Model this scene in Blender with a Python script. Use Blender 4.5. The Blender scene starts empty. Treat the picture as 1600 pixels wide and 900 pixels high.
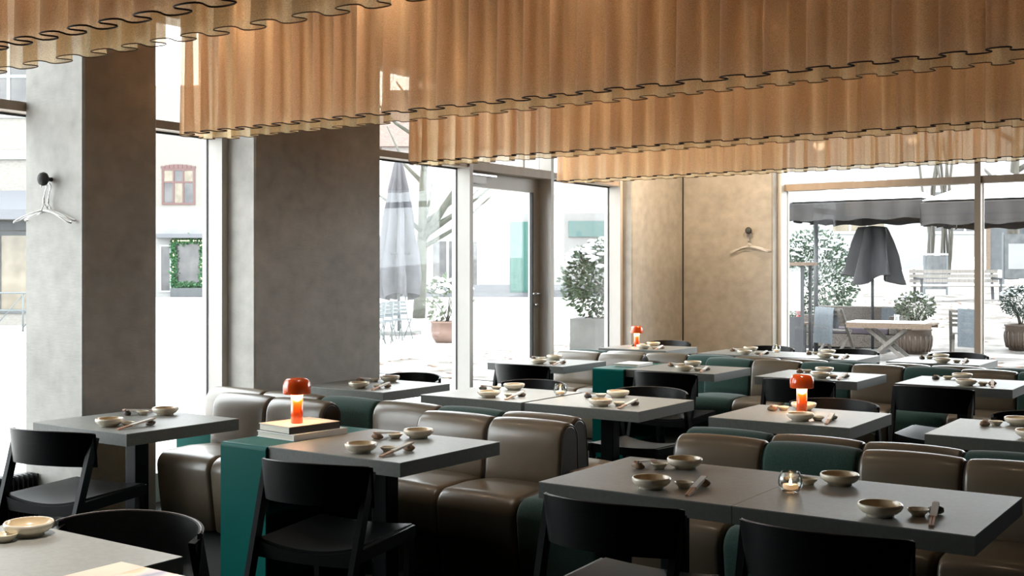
import bpy, bmesh, math, random
from mathutils import Vector, Matrix, noise as mnoise
R = math.radians
rnd = random.Random(7)
S = bpy.context.scene
COL = S.collection

# ------------------------------------------------------------------ camera
cam = bpy.data.cameras.new('camera')
cam.sensor_width = 36.0
cam.lens = 36.0 * 1782.3 / 1600.0
cam.shift_y = -25.3 / 1600.0
cam.clip_end = 300
co = bpy.data.objects.new('camera', cam)
COL.objects.link(co)
co.location = (0, 0, 1.52)
co.rotation_euler = (R(90), 0, R(34.6))
S.camera = co

# ------------------------------------------------------------------ world: bright overcast winter sky
w = bpy.data.worlds.new('overcast_sky')
S.world = w
w.use_nodes = True
bg = w.node_tree.nodes['Background']
bg.inputs[0].default_value = (0.93, 0.97, 1.0, 1)
bg.inputs[1].default_value = 1.0

# window portals (sampling aids only, they give off no light themselves)
def portal(name, loc, rot, sx, sy):
    l = bpy.data.lights.new(name, 'AREA')
    l.shape = 'RECTANGLE'
    l.size, l.size_y = sx, sy
    l.cycles.is_portal = True
    o = bpy.data.objects.new(name, l)
    o.location, o.rotation_euler = loc, rot
    COL.objects.link(o)
portal('window_portal', (-6.46, 5.9, 1.65), (0, R(-90), 0), 3.3, 10.8)
portal('window_portal', (-2.2, 12.9, 1.65), (R(-90), 0, 0), 5.6, 3.3)

# ------------------------------------------------------------------ view and sampling
S.view_settings.view_transform = 'Standard'
S.view_settings.look = 'None'
S.view_settings.gamma = 1.0
S.view_settings.use_curve_mapping = False
S.view_settings.exposure = 3.25
S.cycles.use_denoising = True
S.cycles.max_bounces = 10
S.cycles.diffuse_bounces = 5
S.cycles.glossy_bounces = 4
S.cycles.transmission_bounces = 6
S.cycles.transparent_max_bounces = 24
S.cycles.sample_clamp_indirect = 6.0
S.cycles.caustics_reflective = False
S.cycles.caustics_refractive = False

# ================================================================== materials
MATS = {}
def nodes_of(name):
    m = bpy.data.materials.new(name)
    m.use_nodes = True
    nt = m.node_tree
    nt.nodes.clear()
    out = nt.nodes.new('ShaderNodeOutputMaterial')
    MATS[name] = m
    return m, nt, out
def ramp(nt, fac, stops):
    r = nt.nodes.new('ShaderNodeValToRGB')
    e = r.color_ramp.elements
    while len(e) < len(stops):
        e.new(0.5)
    for k, (p, c) in enumerate(stops):
        e[k].position = p
        e[k].color = (*c, 1)
    nt.links.new(fac, r.inputs[0])
    return r.outputs[0]
def tex(nt, kind, scale, detail=4, stretch=None, coord='Object'):
    tc = nt.nodes.new('ShaderNodeTexCoord')
    src = tc.outputs[coord]
    if stretch:
        mp = nt.nodes.new('ShaderNodeMapping')
        mp.inputs['Scale'].default_value = stretch
        nt.links.new(src, mp.inputs[0])
        src = mp.outputs[0]
    t = nt.nodes.new('ShaderNodeTex' + kind)
    nt.links.new(src, t.inputs['Vector'])
    t.inputs['Scale'].default_value = scale
    if kind == 'Noise':
        t.inputs['Detail'].default_value = detail
    return t
def mat(name, c1, c2=None, rough=0.6, metal=0.0, scale=8, detail=4, stretch=None, bump=0.0, bscale=None,
        bdist=0.002, spec=0.5, coat=0.0, sheen=0.0, emit=None, estr=0.0, lo=0.35, hi=0.65):
    m, nt, out = nodes_of(name)
    p = nt.nodes.new('ShaderNodeBsdfPrincipled')
    nt.links.new(p.outputs[0], out.inputs[0])
    p.inputs['Base Color'].default_value = (*c1, 1)
    p.inputs['Roughness'].default_value = rough
    p.inputs['Metallic'].default_value = metal
    p.inputs['Specular IOR Level'].default_value = spec
    p.inputs['Coat Weight'].default_value = coat
    p.inputs['Coat Roughness'].default_value = 0.15
    p.inputs['Sheen Weight'].default_value = sheen
    if c2:
        t = tex(nt, 'Noise', scale, detail, stretch)
        nt.links.new(ramp(nt, t.outputs['Fac'], [(lo, c1), (hi, c2)]), p.inputs['Base Color'])
    if bump:
        t = tex(nt, 'Noise', bscale or scale * 6, 3, stretch)
        b = nt.nodes.new('ShaderNodeBump')
        b.inputs['Strength'].default_value = bump
        b.inputs['Distance'].default_value = bdist
        nt.links.new(t.outputs['Fac'], b.inputs['Height'])
        nt.links.new(b.outputs[0], p.inputs['Normal'])
    if emit:
        p.inputs['Emission Color'].default_value = (*emit, 1)
        p.inputs['Emission Strength'].default_value = estr
    return m

def concrete(name, dark, light):
    m, nt, out = nodes_of(name)
    p = nt.nodes.new('ShaderNodeBsdfPrincipled')
    nt.links.new(p.outputs[0], out.inputs[0])
    p.inputs['Roughness'].default_value = 0.62
    n1 = tex(nt, 'Noise', 1.3, 8)
    n2 = tex(nt, 'Noise', 9.0, 7, (1, 1, 1.15))
    n1.inputs['Roughness'].default_value = 0.65
    mx = nt.nodes.new('ShaderNodeMath'); mx.operation = 'MULTIPLY_ADD'
    nt.links.new(n2.outputs['Fac'], mx.inputs[0]); mx.inputs[1].default_value = 0.45
    m2 = nt.nodes.new('ShaderNodeMath'); m2.operation = 'MULTIPLY'
    nt.links.new(n1.outputs['Fac'], m2.inputs[0]); m2.inputs[1].default_value = 0.6
    nt.links.new(m2.outputs[0], mx.inputs[2])
    col = ramp(nt, mx.outputs[0], [(0.33, dark), (0.70, light)])
    v = tex(nt, 'Voronoi', 16.0)
    hole = ramp(nt, v.outputs['Distance'], [(0.0, (0, 0, 0)), (0.05, (1, 1, 1))])
    # pinholes only where a coarse noise allows them
    n3 = tex(nt, 'Noise', 5.0, 2)
    keep = ramp(nt, n3.outputs['Fac'], [(0.5, (1, 1, 1)), (0.56, (0, 0, 0))])
    mxx = nt.nodes.new('ShaderNodeMix'); mxx.data_type = 'RGBA'; mxx.blend_type = 'LIGHTEN'
    mxx.inputs['Factor'].default_value = 1.0
    nt.links.new(hole, mxx.inputs['A']); nt.links.new(keep, mxx.inputs['B'])
    mul = nt.nodes.new('ShaderNodeMix'); mul.data_type = 'RGBA'; mul.blend_type = 'MULTIPLY'
    mul.inputs['Factor'].default_value = 0.55
    nt.links.new(col, mul.inputs['A']); nt.links.new(mxx.outputs['Result'], mul.inputs['B'])
    nt.links.new(mul.outputs['Result'], p.inputs['Base Color'])
    b = nt.nodes.new('ShaderNodeBump'); b.inputs['Strength'].default_value = 0.25; b.inputs['Distance'].default_value = 0.004
    n4 = tex(nt, 'Noise', 40, 5, (0.5, 0.5, 2.5))
    nt.links.new(n4.outputs['Fac'], b.inputs['Height'])
    nt.links.new(b.outputs[0], p.inputs['Normal'])
    return m

def fabric_sheer(name, base, trans, see):
    """woven sheer: diffuse front, translucent for light from behind, a little open weave"""
    m, nt, out = nodes_of(name)
    n = tex(nt, 'Noise', 6, 3, (1, 1, 0.3))
    col = ramp(nt, n.outputs['Fac'], [(0.35, tuple(c * 0.88 for c in base)), (0.65, base)])
    d = nt.nodes.new('ShaderNodeBsdfDiffuse'); nt.links.new(col, d.inputs[0])
    t = nt.nodes.new('ShaderNodeBsdfTranslucent'); t.inputs[0].default_value = (*trans, 1)
    a = nt.nodes.new('ShaderNodeMixShader'); a.inputs[0].default_value = 0.70
    nt.links.new(d.outputs[0], a.inputs[1]); nt.links.new(t.outputs[0], a.inputs[2])
    tr = nt.nodes.new('ShaderNodeBsdfTransparent'); tr.inputs[0].default_value = (1, 0.93, 0.85, 1)
    f = tex(nt, 'Noise', 620, 1, (0.3, 0.3, 1))
    fr = ramp(nt, f.outputs['Fac'], [(0.3, (see * 0.5,) * 3), (0.7, (see * 1.5,) * 3)])
    b = nt.nodes.new('ShaderNodeMixShader')
    nt.links.new(fr, b.inputs[0]); nt.links.new(a.outputs[0], b.inputs[1]); nt.links.new(tr.outputs[0], b.inputs[2])
    nt.links.new(b.outputs[0], out.inputs[0])
    wv = nt.nodes.new('ShaderNodeBump'); wv.inputs['Strength'].default_value = 0.2; wv.inputs['Distance'].default_value = 0.001
    nt.links.new(f.outputs['Fac'], wv.inputs['Height'])
    nt.links.new(wv.outputs[0], d.inputs['Normal'])
    return m

def window_glass(name, tint=(0.97, 0.985, 0.98), refl=0.07):
    m, nt, out = nodes_of(name)
    tr = nt.nodes.new('ShaderNodeBsdfTransparent'); tr.inputs[0].default_value = (*tint, 1)
    g = nt.nodes.new('ShaderNodeBsdfGlossy'); g.inputs['Roughness'].default_value = 0.0
    lw = nt.nodes.new('ShaderNodeLayerWeight'); lw.inputs[0].default_value = 0.12
    mp = nt.nodes.new('ShaderNodeMath'); mp.operation = 'MULTIPLY_ADD'
    nt.links.new(lw.outputs['Fresnel'], mp.inputs[0]); mp.inputs[1].default_value = 0.8; mp.inputs[2].default_value = refl * 0.3
    mx = nt.nodes.new('ShaderNodeMixShader')
    nt.links.new(mp.outputs[0], mx.inputs[0]); nt.links.new(tr.outputs[0], mx.inputs[1]); nt.links.new(g.outputs[0], mx.inputs[2])
    nt.links.new(mx.outputs[0], out.inputs[0])
    return m

concrete('concrete', (0.31, 0.294, 0.268), (0.50, 0.48, 0.447))
concrete('concrete_light', (0.32, 0.295, 0.255), (0.52, 0.485, 0.425))
mat('floor', (0.005, 0.008, 0.007), (0.009, 0.012, 0.010), rough=0.85, scale=3)
mat('ceiling', (0.16, 0.15, 0.14), rough=0.9)
mat('plaster', (0.05, 0.042, 0.035), rough=0.9)
mat('frame_paint', (0.56, 0.53, 0.495), (0.60, 0.57, 0.535), rough=0.45, scale=3)
mat('frame_oak', (0.42, 0.33, 0.25), (0.47, 0.37, 0.28), rough=0.5, scale=3, stretch=(4, 4, 0.3))
mat('gasket', (0.035, 0.035, 0.037), rough=0.7)
mat('steel', (0.62, 0.62, 0.62), rough=0.28, metal=1.0)
mat('closer_white', (0.72, 0.72, 0.72), rough=0.4)
window_glass('window_glass')
window_glass('thin_glass', (0.96, 0.97, 0.96), 0.2)
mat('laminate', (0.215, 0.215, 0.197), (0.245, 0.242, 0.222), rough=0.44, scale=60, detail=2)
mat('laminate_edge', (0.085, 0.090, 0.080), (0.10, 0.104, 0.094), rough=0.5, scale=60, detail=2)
mat('black_steel', (0.003, 0.004, 0.0045), rough=0.5, spec=0.12)
mat('black_wood', (0.002, 0.0021, 0.0024), (0.005, 0.005, 0.0055), rough=0.36, scale=14, stretch=(1, 12, 12), bump=0.25, bscale=90, bdist=0.0008, spec=0.17)
mat('black_wood_edge', (0.05, 0.038, 0.030), rough=0.4)
mat('leather', (0.128, 0.099, 0.066), (0.156, 0.122, 0.084), rough=0.34, scale=5, bump=0.08, bscale=240, bdist=0.0006, spec=0.6, coat=0.25)
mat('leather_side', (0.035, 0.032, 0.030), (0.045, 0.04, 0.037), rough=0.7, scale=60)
mat('green_wool', (0.008, 0.037, 0.028), (0.016, 0.062, 0.047), rough=0.92, scale=160, detail=3, bump=0.5, bscale=300, bdist=0.001, sheen=0.25)
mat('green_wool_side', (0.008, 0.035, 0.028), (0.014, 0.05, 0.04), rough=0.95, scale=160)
mat('teal_paint', (0.0, 0.090, 0.077), (0.0, 0.097, 0.084), rough=0.36, scale=2, spec=0.07)
mat('oak', (0.50, 0.33, 0.22), (0.58, 0.40, 0.27), rough=0.5, scale=6, stretch=(0.6, 9, 9))
mat('stoneware', (0.72, 0.65, 0.51), (0.80, 0.73, 0.60), rough=0.2, scale=14, bump=0.05, bscale=40, coat=0.3)
mat('stoneware_tan', (0.64, 0.51, 0.33), (0.70, 0.57, 0.39), rough=0.18, scale=12, coat=0.4)
mat('stone_grey', (0.10, 0.09, 0.08), (0.28, 0.25, 0.21), rough=0.75, scale=30, bump=0.4, bscale=60)
mat('stone_brown', (0.22, 0.13, 0.08), (0.42, 0.29, 0.19), rough=0.7, scale=26, bump=0.4, bscale=60)
mat('stone_dark', (0.05, 0.04, 0.035), (0.13, 0.10, 0.08), rough=0.7, scale=26, bump=0.4, bscale=60)
mat('chopstick_wood', (0.52, 0.28, 0.17), (0.60, 0.35, 0.22), rough=0.5, scale=20, stretch=(1, 0.1, 1))
mat('paper', (0.74, 0.71, 0.66), (0.80, 0.77, 0.72), rough=0.85, scale=6)
mat('page_block', (0.62, 0.58, 0.50), (0.75, 0.71, 0.63), rough=0.9, scale=6, stretch=(1, 1, 160))
mat('cover_black', (0.035, 0.028, 0.022), rough=0.5)
mat('cover_tan', (0.62, 0.50, 0.40), (0.72, 0.60, 0.48), rough=0.45, scale=5)
mat('cover_white', (0.80, 0.78, 0.75), rough=0.5)
mat('lamp_orange', (0.76, 0.085, 0.010), rough=0.12, coat=0.6, spec=0.6)
mat('wax', (0.85, 0.78, 0.66), rough=0.5, emit=(1.0, 0.55, 0.25), estr=0.06)
mat('flame', (1, 0.8, 0.5), rough=0.5, emit=(1.0, 0.72, 0.38), estr=5.0)
mat('hook_felt', (0.055, 0.06, 0.058), (0.075, 0.08, 0.078), rough=0.8, scale=40)
mat('white_wire', (0.80, 0.79, 0.77), rough=0.4)
mat('hem_tan', (0.16, 0.085, 0.04), rough=0.8)
mat('hem_brown', (0.030, 0.014, 0.007), rough=0.8)
mat('convector', (0.012, 0.012, 0.013), rough=0.5)
fabric_sheer('curtain_rose', (0.62, 0.42, 0.29), (0.97, 0.69, 0.45), 0.32)
fabric_sheer('curtain_straw', (0.74, 0.57, 0.35), (1.0, 0.80, 0.50), 0.34)

# ================================================================== mesh helpers
class MB:
    def __init__(self):
        self.v, self.f, self.s = [], [], []
    def add(self, vs, fs, smooth=False):
        o = len(self.v)
        self.v += [tuple(p) for p in vs]
        self.f += [tuple(i + o for i in f) for f in fs]
        self.s += [smooth] * len(fs)
        return self
    def box(self, x0, x1, y0, y1, z0, z1):
        vs = [(x, y, z) for z in (z0, z1) for x, y in ((x0, y0), (x1, y0), (x1, y1), (x0, y1))]
        return self.add(vs, [(3, 2, 1, 0), (4, 5, 6, 7), (0, 1, 5, 4), (1, 2, 6, 5), (2, 3, 7, 6), (3, 0, 4, 7)])
    def bar(self, a, b, wx, wy=None, w2=None, up=(0, 0, 1)):
        """square bar from a to b; wx, wy full widths; w2 scale at the b end"""
        a, b = Vector(a), Vector(b)
        wy = wy or wx
        d = (b - a).normalized()
        u = Vector(up)
        if abs(d.dot(u)) > 0.98:
            u = Vector((0, 1, 0))
        x = d.cross(u).normalized(); y = x.cross(d).normalized()
        k = w2 or 1.0
        vs = []
        for p, q in ((a, 1.0), (b, k)):
            for sx, sy in ((-1, -1), (1, -1), (1, 1), (-1, 1)):
                vs.append(p + x * sx * wx * q / 2 + y * sy * wy * q / 2)
        return self.add(vs, [(3, 2, 1, 0), (4, 5, 6, 7), (0, 1, 5, 4), (1, 2, 6, 5), (2, 3, 7, 6), (3, 0, 4, 7)])
    def tube(self, pts, r, n=8, closed=False, radii=None):
        pts = [Vector(p) for p in pts]
        m = len(pts)
        vs, fs = [], []
        prev = None
        for i, p in enumerate(pts):
            if closed:
                d = pts[(i + 1) % m] - pts[i - 1]
            else:
                d = pts[min(i + 1, m - 1)] - pts[max(i - 1, 0)]
            d.normalize()
            if prev is None:
                prev = d.orthogonal().normalized()
            x = (prev - d * prev.dot(d))
            x = x.normalized() if x.length > 1e-6 else d.orthogonal().normalized()
            prev = x
            y = d.cross(x)
            rr = radii[i] if radii else r
            for k in range(n):
                a = 2 * math.pi * k / n
                vs.append(p + (x * math.cos(a) + y * math.sin(a)) * rr)
        for i in range(m if closed else m - 1):
            j = (i + 1) % m
            for k in range(n):
                l = (k + 1) % n
                fs.append((i * n + k, i * n + l, j * n + l, j * n + k))
        if not closed:
            fs.append(tuple(range(n))[::-1])
            fs.append(tuple((m - 1) * n + k for k in range(n)))
        return self.add(vs, fs, True)
    def lathe(self, prof, n=28, cx=0, cy=0, z=0):
        vs, fs = [], []
        m = len(prof)
        for r, h in prof:
            for k in range(n):
                a = 2 * math.pi * k / n
                vs.append((cx + r * math.cos(a), cy + r * math.sin(a), z + h))
        for i in range(m - 1):
            for k in range(n):
                l = (k + 1) % n
                fs.append((i * n + k, i * n + l, (i + 1) * n + l, (i + 1) * n + k))
        if prof[0][0] > 1e-4:
            fs.append(tuple(range(n))[::-1])
        if prof[-1][0] > 1e-4:
            fs.append(tuple((m - 1) * n + k for k in range(n)))
        return self.add(vs, fs, True)
    def grid(self, rows, smooth=True, closed=False):
        n = len(rows[0]); vs = [p for r in rows for p in r]; fs = []
        for i in range(len(rows) - 1):
            for k in range(n if closed else n - 1):
                l = (k + 1) % n
                fs.append((i * n + k, i * n + l, (i + 1) * n + l, (i + 1) * n + k))
        return self.add(vs, fs, smooth)
    def mesh(self, name, bevel=0, seg=2):
        me = bpy.data.meshes.new(name)
        me.from_pydata([tuple(p) for p in self.v], [], self.f)
        if any(self.s):
            me.polygons.foreach_set('use_smooth', self.s)
        me.update()
        if bevel:
            bm = bmesh.new(); bm.from_mesh(me)
            bmesh.ops.bevel(bm, geom=list(bm.edges), offset=bevel, segments=seg, affect='EDGES', profile=0.6)
            for f in bm.faces:
                f.smooth = False
            bm.to_mesh(me); bm.free()
        return me
    def build(self, name, m, parent=None, bevel=0, loc=None, seg=2):
        me = self.mesh(name, bevel, seg)
        me.materials.append(MATS[m])
        return link(name, me, parent, loc)

def link(name, me, parent=None, loc=None):
    o = bpy.data.objects.new(name, me)
    COL.objects.link(o)
    if parent:
        o.parent = parent
    if loc:
        o.location = loc
    return o
def tag(o, label, cat, group=None, kind=None):
    o['label'] = label
    o['category'] = cat
    if group:
        o['group'] = group
    if kind:
        o['kind'] = kind
    return o
def thing(name, loc, label, cat, group=None, rz=0, kind=None):
    o = link(name, None, None, loc)
    o.rotation_euler = (0, 0, rz)
    return tag(o, label, cat, group, kind)
def box(name, b, m, parent=None, bevel=0):
    return MB().box(*b).build(name, m, parent, bevel)
def copy_tree(o, parent=None):
    c = o.copy()
    COL.objects.link(c)
    c.parent = parent
    for ch in list(o.children):
        copy_tree(ch, c)
    return c
def place(proto, used, loc, rz, label, group=None, cat=None):
    """first use moves the prototype itself, later uses copy it"""
    o = copy_tree(proto) if used.get(proto.name) else proto
    used[proto.name] = True
    o.location = loc
    o.rotation_euler = (0, 0, rz)
    o['label'] = label
    if group:
        o['group'] = group
    return o
USED = {}

# ================================================================== the room
GU = -6.36            # plane of the street-side glazing
GV = 12.781           # plane of the courtyard glazing
CEIL = 3.30
tag(box('floor', (-6.42, 6.0, -4.0, 12.86, -0.12, 0.0), 'floor'), 'dark smooth floor under the restaurant furniture', 'floor', kind='structure')
tag(box('ceiling', (-6.6, 6.0, -4.0, 13.0, CEIL, CEIL + 0.2), 'ceiling'), 'dim ceiling above the hanging curtains', 'ceiling', kind='structure')
tag(box('wall_right', (6.0, 6.2, -4.0, 13.0, -0.12, CEIL), 'plaster'), 'plain side wall at the inner end of the room', 'wall', kind='structure')
tag(box('wall_front', (-6.3, 6.0, -4.2, -4.0, -0.12, CEIL), 'plaster'), 'plain wall closing the room behind the viewpoint', 'wall', kind='structure')

def column(name, b, label, m='concrete', joints=()):
    o = MB().box(*b).build(name, m, None, bevel=0.012, seg=1)
    return tag(o, label, 'column', kind='structure')
column('wall_left_column', (-6.222, -5.655, 3.93, 4.437, 0, CEIL), 'square concrete column with a window-lit pale side and a dark room side')
column('wall_left_column', (-6.38, -5.93, 5.472, 6.783, 0, CEIL), 'broad grey concrete pier between the narrow window and the door')
column('wall_left_corner', (-6.38, -6.084, 11.166, 12.83, 0, CEIL), 'concrete pier filling the corner beside the orange lamp table', 'concrete_light')
tag(box('wall_left', (-6.38, -5.9, -4.0, 0.6, 0, CEIL), 'plaster'), 'plain street-side wall before the first window', 'wall', kind='structure')
column('wall_back_panel', (-6.080, -4.954, 12.423, 12.83, 0, CEIL), 'tan concrete wall panel carrying a coat knob beside the courtyard window', 'concrete_light')
column('wall_back_panel', (0.55, 6.0, 12.423, 12.83, 0, CEIL), 'concrete wall panel past the courtyard window')
# formwork joint on the back panel corner
tag(box('trim_1', (-6.083, -6.072, 12.412, 12.424, 0, CEIL), 'gasket'), 'thin dark joint in the concrete room corner', 'joint', kind='structure')

TZ0, TZ1 = 2.471, 2.527
def street_window(n, v0, v1, label, left_post=True, right_post=True, mull=()):
    w = thing('window_%d' % n, (GU, (v0 + v1) / 2, 0), label, 'window', kind='structure')
    c = (v0 + v1) / 2
    a, b = v0 - c, v1 - c
    f = 0.155                                   # frame depth towards the room
    if left_post:
        box('frame_post', (-0.05, f, a, a + 0.052, 0, CEIL), 'frame_paint', w)
    if right_post:
        box('frame_post', (-0.05, f, b - 0.052, b, 0, CEIL), 'frame_paint', w)
    box('bottom_rail', (-0.05, f, a, b, 0.0, 0.19), 'frame_paint', w)
    box('transom', (-0.05, 0.14, a, b, TZ0, TZ1), 'frame_oak', w)
    box('head_rail', (-0.05, f, a, b, CEIL - 0.08, CEIL - 0.002), 'frame_paint', w)
    p0, p1 = a + (0.052 if left_post else 0), b - (0.052 if right_post else 0)
    pane = box('pane', (-0.008, 0.0, p0, p1, 0.19, TZ0), 'window_glass', w)
    up = box('upper_pane', (-0.008, 0.0, p0, p1, TZ1, CEIL - 0.08), 'window_glass', w)
    g = MB()
    for q in (p0, p1):
        g.box(-0.004, 0.010, q - 0.0045, q + 0.0045, 0.19, TZ0 - 0.01)
    g.box(-0.004, 0.012, p0, p1, TZ0 - 0.014, TZ0 - 0.001)
    g.build('gasket', 'gasket', pane)
    for mv in mull:
        box('mullion', (-0.05, f, mv - c, mv - c + 0.053, 0, CEIL), 'frame_paint', w)
    return w
street_window(1, 0.6, 4.18, 'tall street window left of the pale concrete column', True, False)
street_window(2, 4.18, 5.471, 'narrow street window between column and concrete pier', False, True)
street_window(3, 6.783, 8.371, 'street window between the concrete pier and the glass door', False, True)
street_window(4, 9.760, 11.165, 'street window right of the glass door with the snowy shrub outside', False, True)

# glass door with closer, lever and lock
d = thing('door_1', (GU, 9.039, 0), 'glazed entrance door in a taupe metal frame with lever handle and closer', 'door', kind='structure')
box('door_post', (-0.05, 0.144, 0.669, 0.721, 0, CEIL), 'frame_paint', d)
box('header', (-0.05, 0.144, -0.668, 0.669, 2.456, 2.537), 'frame_oak', d)
lf = box('hinge_stile', (-0.055, 0.0, -0.666, -0.547, 0.02, 2.454), 'frame_paint', d)
ls = box('lock_stile', (-0.055, 0.0, 0.547, 0.667, 0.02, 2.454), 'frame_paint', d)
box('top_rail', (-0.055, 0.0, -0.547, 0.547, 2.318, 2.454), 'frame_paint', d)
box('bottom_rail', (-0.055, 0.0, -0.547, 0.547, 0.02, 0.22), 'frame_paint', d)
pn = box('pane', (-0.034, -0.026, -0.547, 0.547, 0.22, 2.318), 'window_glass', d)
g = MB()
for q in (-0.542, 0.542):
    g.box(-0.026, 0.006, q - 0.011, q + 0.011, 0.22, 2.318)
g.build('gasket', 'gasket', pn)
box('upper_pane', (-0.008, 0.0, -0.668, 0.669, 2.537, CEIL - 0.002), 'window_glass', d)
box('upper_mullion', (-0.05, 0.05, 0.30, 0.335, 2.537, CEIL - 0.002), 'frame_paint', d)
cl = box('door_closer', (0.0, 0.065, -0.59, -0.335, 2.348, 2.415), 'closer_white', d, 0.004)
box('closer_arm', (0.02, 0.045, -0.58, -0.14, 2.423, 2.438), 'steel', cl)
h = MB().lathe([(0.0, 0), (0.027, 0), (0.027, 0.008), (0.0, 0.008)], 20)
ho = h.build('handle_rose', 'steel', d, loc=(0.0, 0.60, 1.30)); ho.rotation_euler = (0, R(90), 0)
MB().tube([(0, 0.60, 1.30), (0.05, 0.60, 1.30), (0.058, 0.59, 1.30), (0.058, 0.48, 1.30)], 0.009).build('lever_handle', 'steel', d)
lo_ = MB().lathe([(0.0, 0), (0.027, 0), (0.027, 0.008), (0.011, 0.008), (0.013, 0.03), (0.0, 0.03)], 20).build('lock_cylinder', 'steel', d, loc=(0.0, 0.60, 1.19))
lo_.rotation_euler = (0, R(90), 0)
MB().bar((0.028, 0.56, 1.19), (0.028, 0.605, 1.19), 0.012).build('thumb_turn', 'steel', d)

# courtyard window
BZ0, BZ1 = 2.456, 2.532
wb = thing('window_5', (-1.12, GV, 0), 'wide courtyard window with tan mullions beyond the back row of tables', 'window', kind='structure')
U0, U1 = -4.954 + 1.12, 0.55 + 1.12
box('jamb', (U0, U0 + 0.045, -0.20, 0.05, 0, CEIL), 'closer_white', wb)
box('jamb', (U1 - 0.045, U1, -0.20, 0.05, 0, CEIL), 'frame_oak', wb)
box('bottom_rail', (U0, U1, -0.10, 0.05, 0, 0.12), 'frame_oak', wb)
box('head_rail', (U0, U1, -0.10, 0.05, CEIL - 0.08, CEIL - 0.002), 'frame_oak', wb)
ms = [U0 + 0.045, -2.816 + 1.12, -0.66 + 1.12, U1 - 0.045]
for a in ms[1:-1]:
    box('mullion', (a, a + 0.063, -0.12, 0.05, 0.12, CEIL - 0.08), 'frame_oak', wb)
for a, b in zip(ms[:-1], ms[1:]):
    a2 = a + (0.063 if a != ms[0] else 0)
    box('transom', (a2, b, -0.10, 0.04, BZ0, BZ1), 'frame_oak', wb)
    pa = box('pane', (a2, b, -0.004, 0.004, 0.12, BZ0), 'window_glass', wb)
    box('upper_pane', (a2, b, -0.004, 0.004, BZ1, CEIL - 0.08), 'window_glass', wb)
    gk = MB()
    for q in (a2, b):
        gk.box(q - 0.008, q + 0.008, -0.012, 0.012, 0.12, BZ0 - 0.004)
    gk.build('gasket', 'closer_white', pa)

# convector under the near window
cv = thing('convector_heater', (-6.12, 3.2, 0), 'low black ribbed convector heater under the street window', 'heater')
box('body', (-0.055, 0.0, -1.1, 0.72, 0.03, 0.34), 'convector', cv)
fn = MB()
for k in range(60):
    y = -1.09 + k * 0.0306
    fn.box(0.0, 0.045, y, y + 0.008, 0.03, 0.34)
fn.build('fins', 'convector', cv)

# ================================================================== furniture: tables
TH = 0.74
def make_table(w, d):
    t = link('dining_table', None)
    t['category'] = 'table'
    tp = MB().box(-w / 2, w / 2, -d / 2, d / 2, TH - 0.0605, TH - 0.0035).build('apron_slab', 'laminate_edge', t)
    MB().box(-w / 2, w / 2, -d / 2, d / 2, TH - 0.0035, TH).build('table_top', 'laminate', t)
    box('post', (-0.042, 0.042, -0.042, 0.042, 0.012, TH - 0.068), 'black_steel', t, 0.006)
    box('base_plate', (-0.22, 0.22, -0.22, 0.22, 0.0, 0.012), 'black_steel', t)
    box('mounting_plate', (-0.12, 0.12, -0.12, 0.12, TH - 0.0685, TH - 0.0605), 'black_steel', t)
    return t
PT = make_table(0.768, 0.705)
# name -> (u0, v0, phrase)   u0, v0: left front corner
TABLES = {
    'near': (-3.284, 1.355, 'the corner table with the magazine'),
    'col': (-5.405, 3.46, 'the table against the pale column'),
    'lamp': (-3.787, 3.572, 'the table joined to the lamp cabinet'),
    'fa': (-2.325, 3.545, 'the first table of the front joined pair'),
    'fb': (-1.555, 3.545, 'the second table of the front joined pair'),
    'm1': (-5.640, 5.595, 'the table against the broad pier'),
    'm2': (-4.590, 5.632, 'the first table of the middle joined pair'),
    'm3': (-3.795, 5.632, 'the second table of the middle joined pair'),
    'm4': (-2.612, 5.645, 'the middle-row table with the orange lamp'),
    'm5': (-1.484, 5.650, 'the middle-row table at the picture edge'),
    'd1': (-5.745, 7.955, 'the table by the glass door'),
    'd2': (-4.436, 8.030, 'the table by the rear green cabinet'),
    'd3': (-3.346, 8.040, 'the third-row table behind the orange lamp'),
    'd4': (-2.327, 8.090, 'the third-row table at the picture edge'),
    'b1': (-5.905, 10.12, 'the back corner table with the small lamp'),
    'b2': (-4.750, 9.985, 'the first table of the back joined pair'),
    'b3': (-3.980, 9.985, 'the second table of the back joined pair'),
    'b4': (-2.960, 10.03, 'the last table before the courtyard window'),
}
TL = {
    'near': 'grey square table with a magazine in the bottom left corner',
    'col': 'grey square table standing against the pale-sided concrete column',
    'lamp': 'grey square table joined to the green cabinet with books and lamp',
    'fa': 'grey table at the front, first of the joined pair',
    'fb': 'grey table at the front holding the candle, second of the joined pair',
    'm1': 'grey square table against the broad concrete pier',
    'm2': 'grey middle-row table, first of the pair with a candle',
    'm3': 'grey middle-row table, second of the pair with a candle',
    'm4': 'grey middle-row table holding an orange lamp between two bowls',
    'm5': 'grey middle-row table cut by the right picture edge',
    'd1': 'grey square table right in front of the glass door',
    'd2': 'grey third-row table joined to the rear green cabinet',
    'd3': 'grey third-row table behind the orange lamp',
    'd4': 'grey third-row table cut by the right picture edge',
    'b1': 'grey back corner table holding a small orange lamp',
    'b2': 'grey back-row table beside the tan concrete wall, with a candle',
    'b3': 'grey back-row table under the start of the courtyard window',
    'b4': 'grey back-row table before the courtyard window mullion',
}
TC = {}
for k, (u, v, ph) in TABLES.items():
    c = (u + 0.384, v + 0.3525)
    TC[k] = c
    place(PT, USED, (c[0], c[1], 0), 0, TL[k], 'square grey dining tables')

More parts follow.
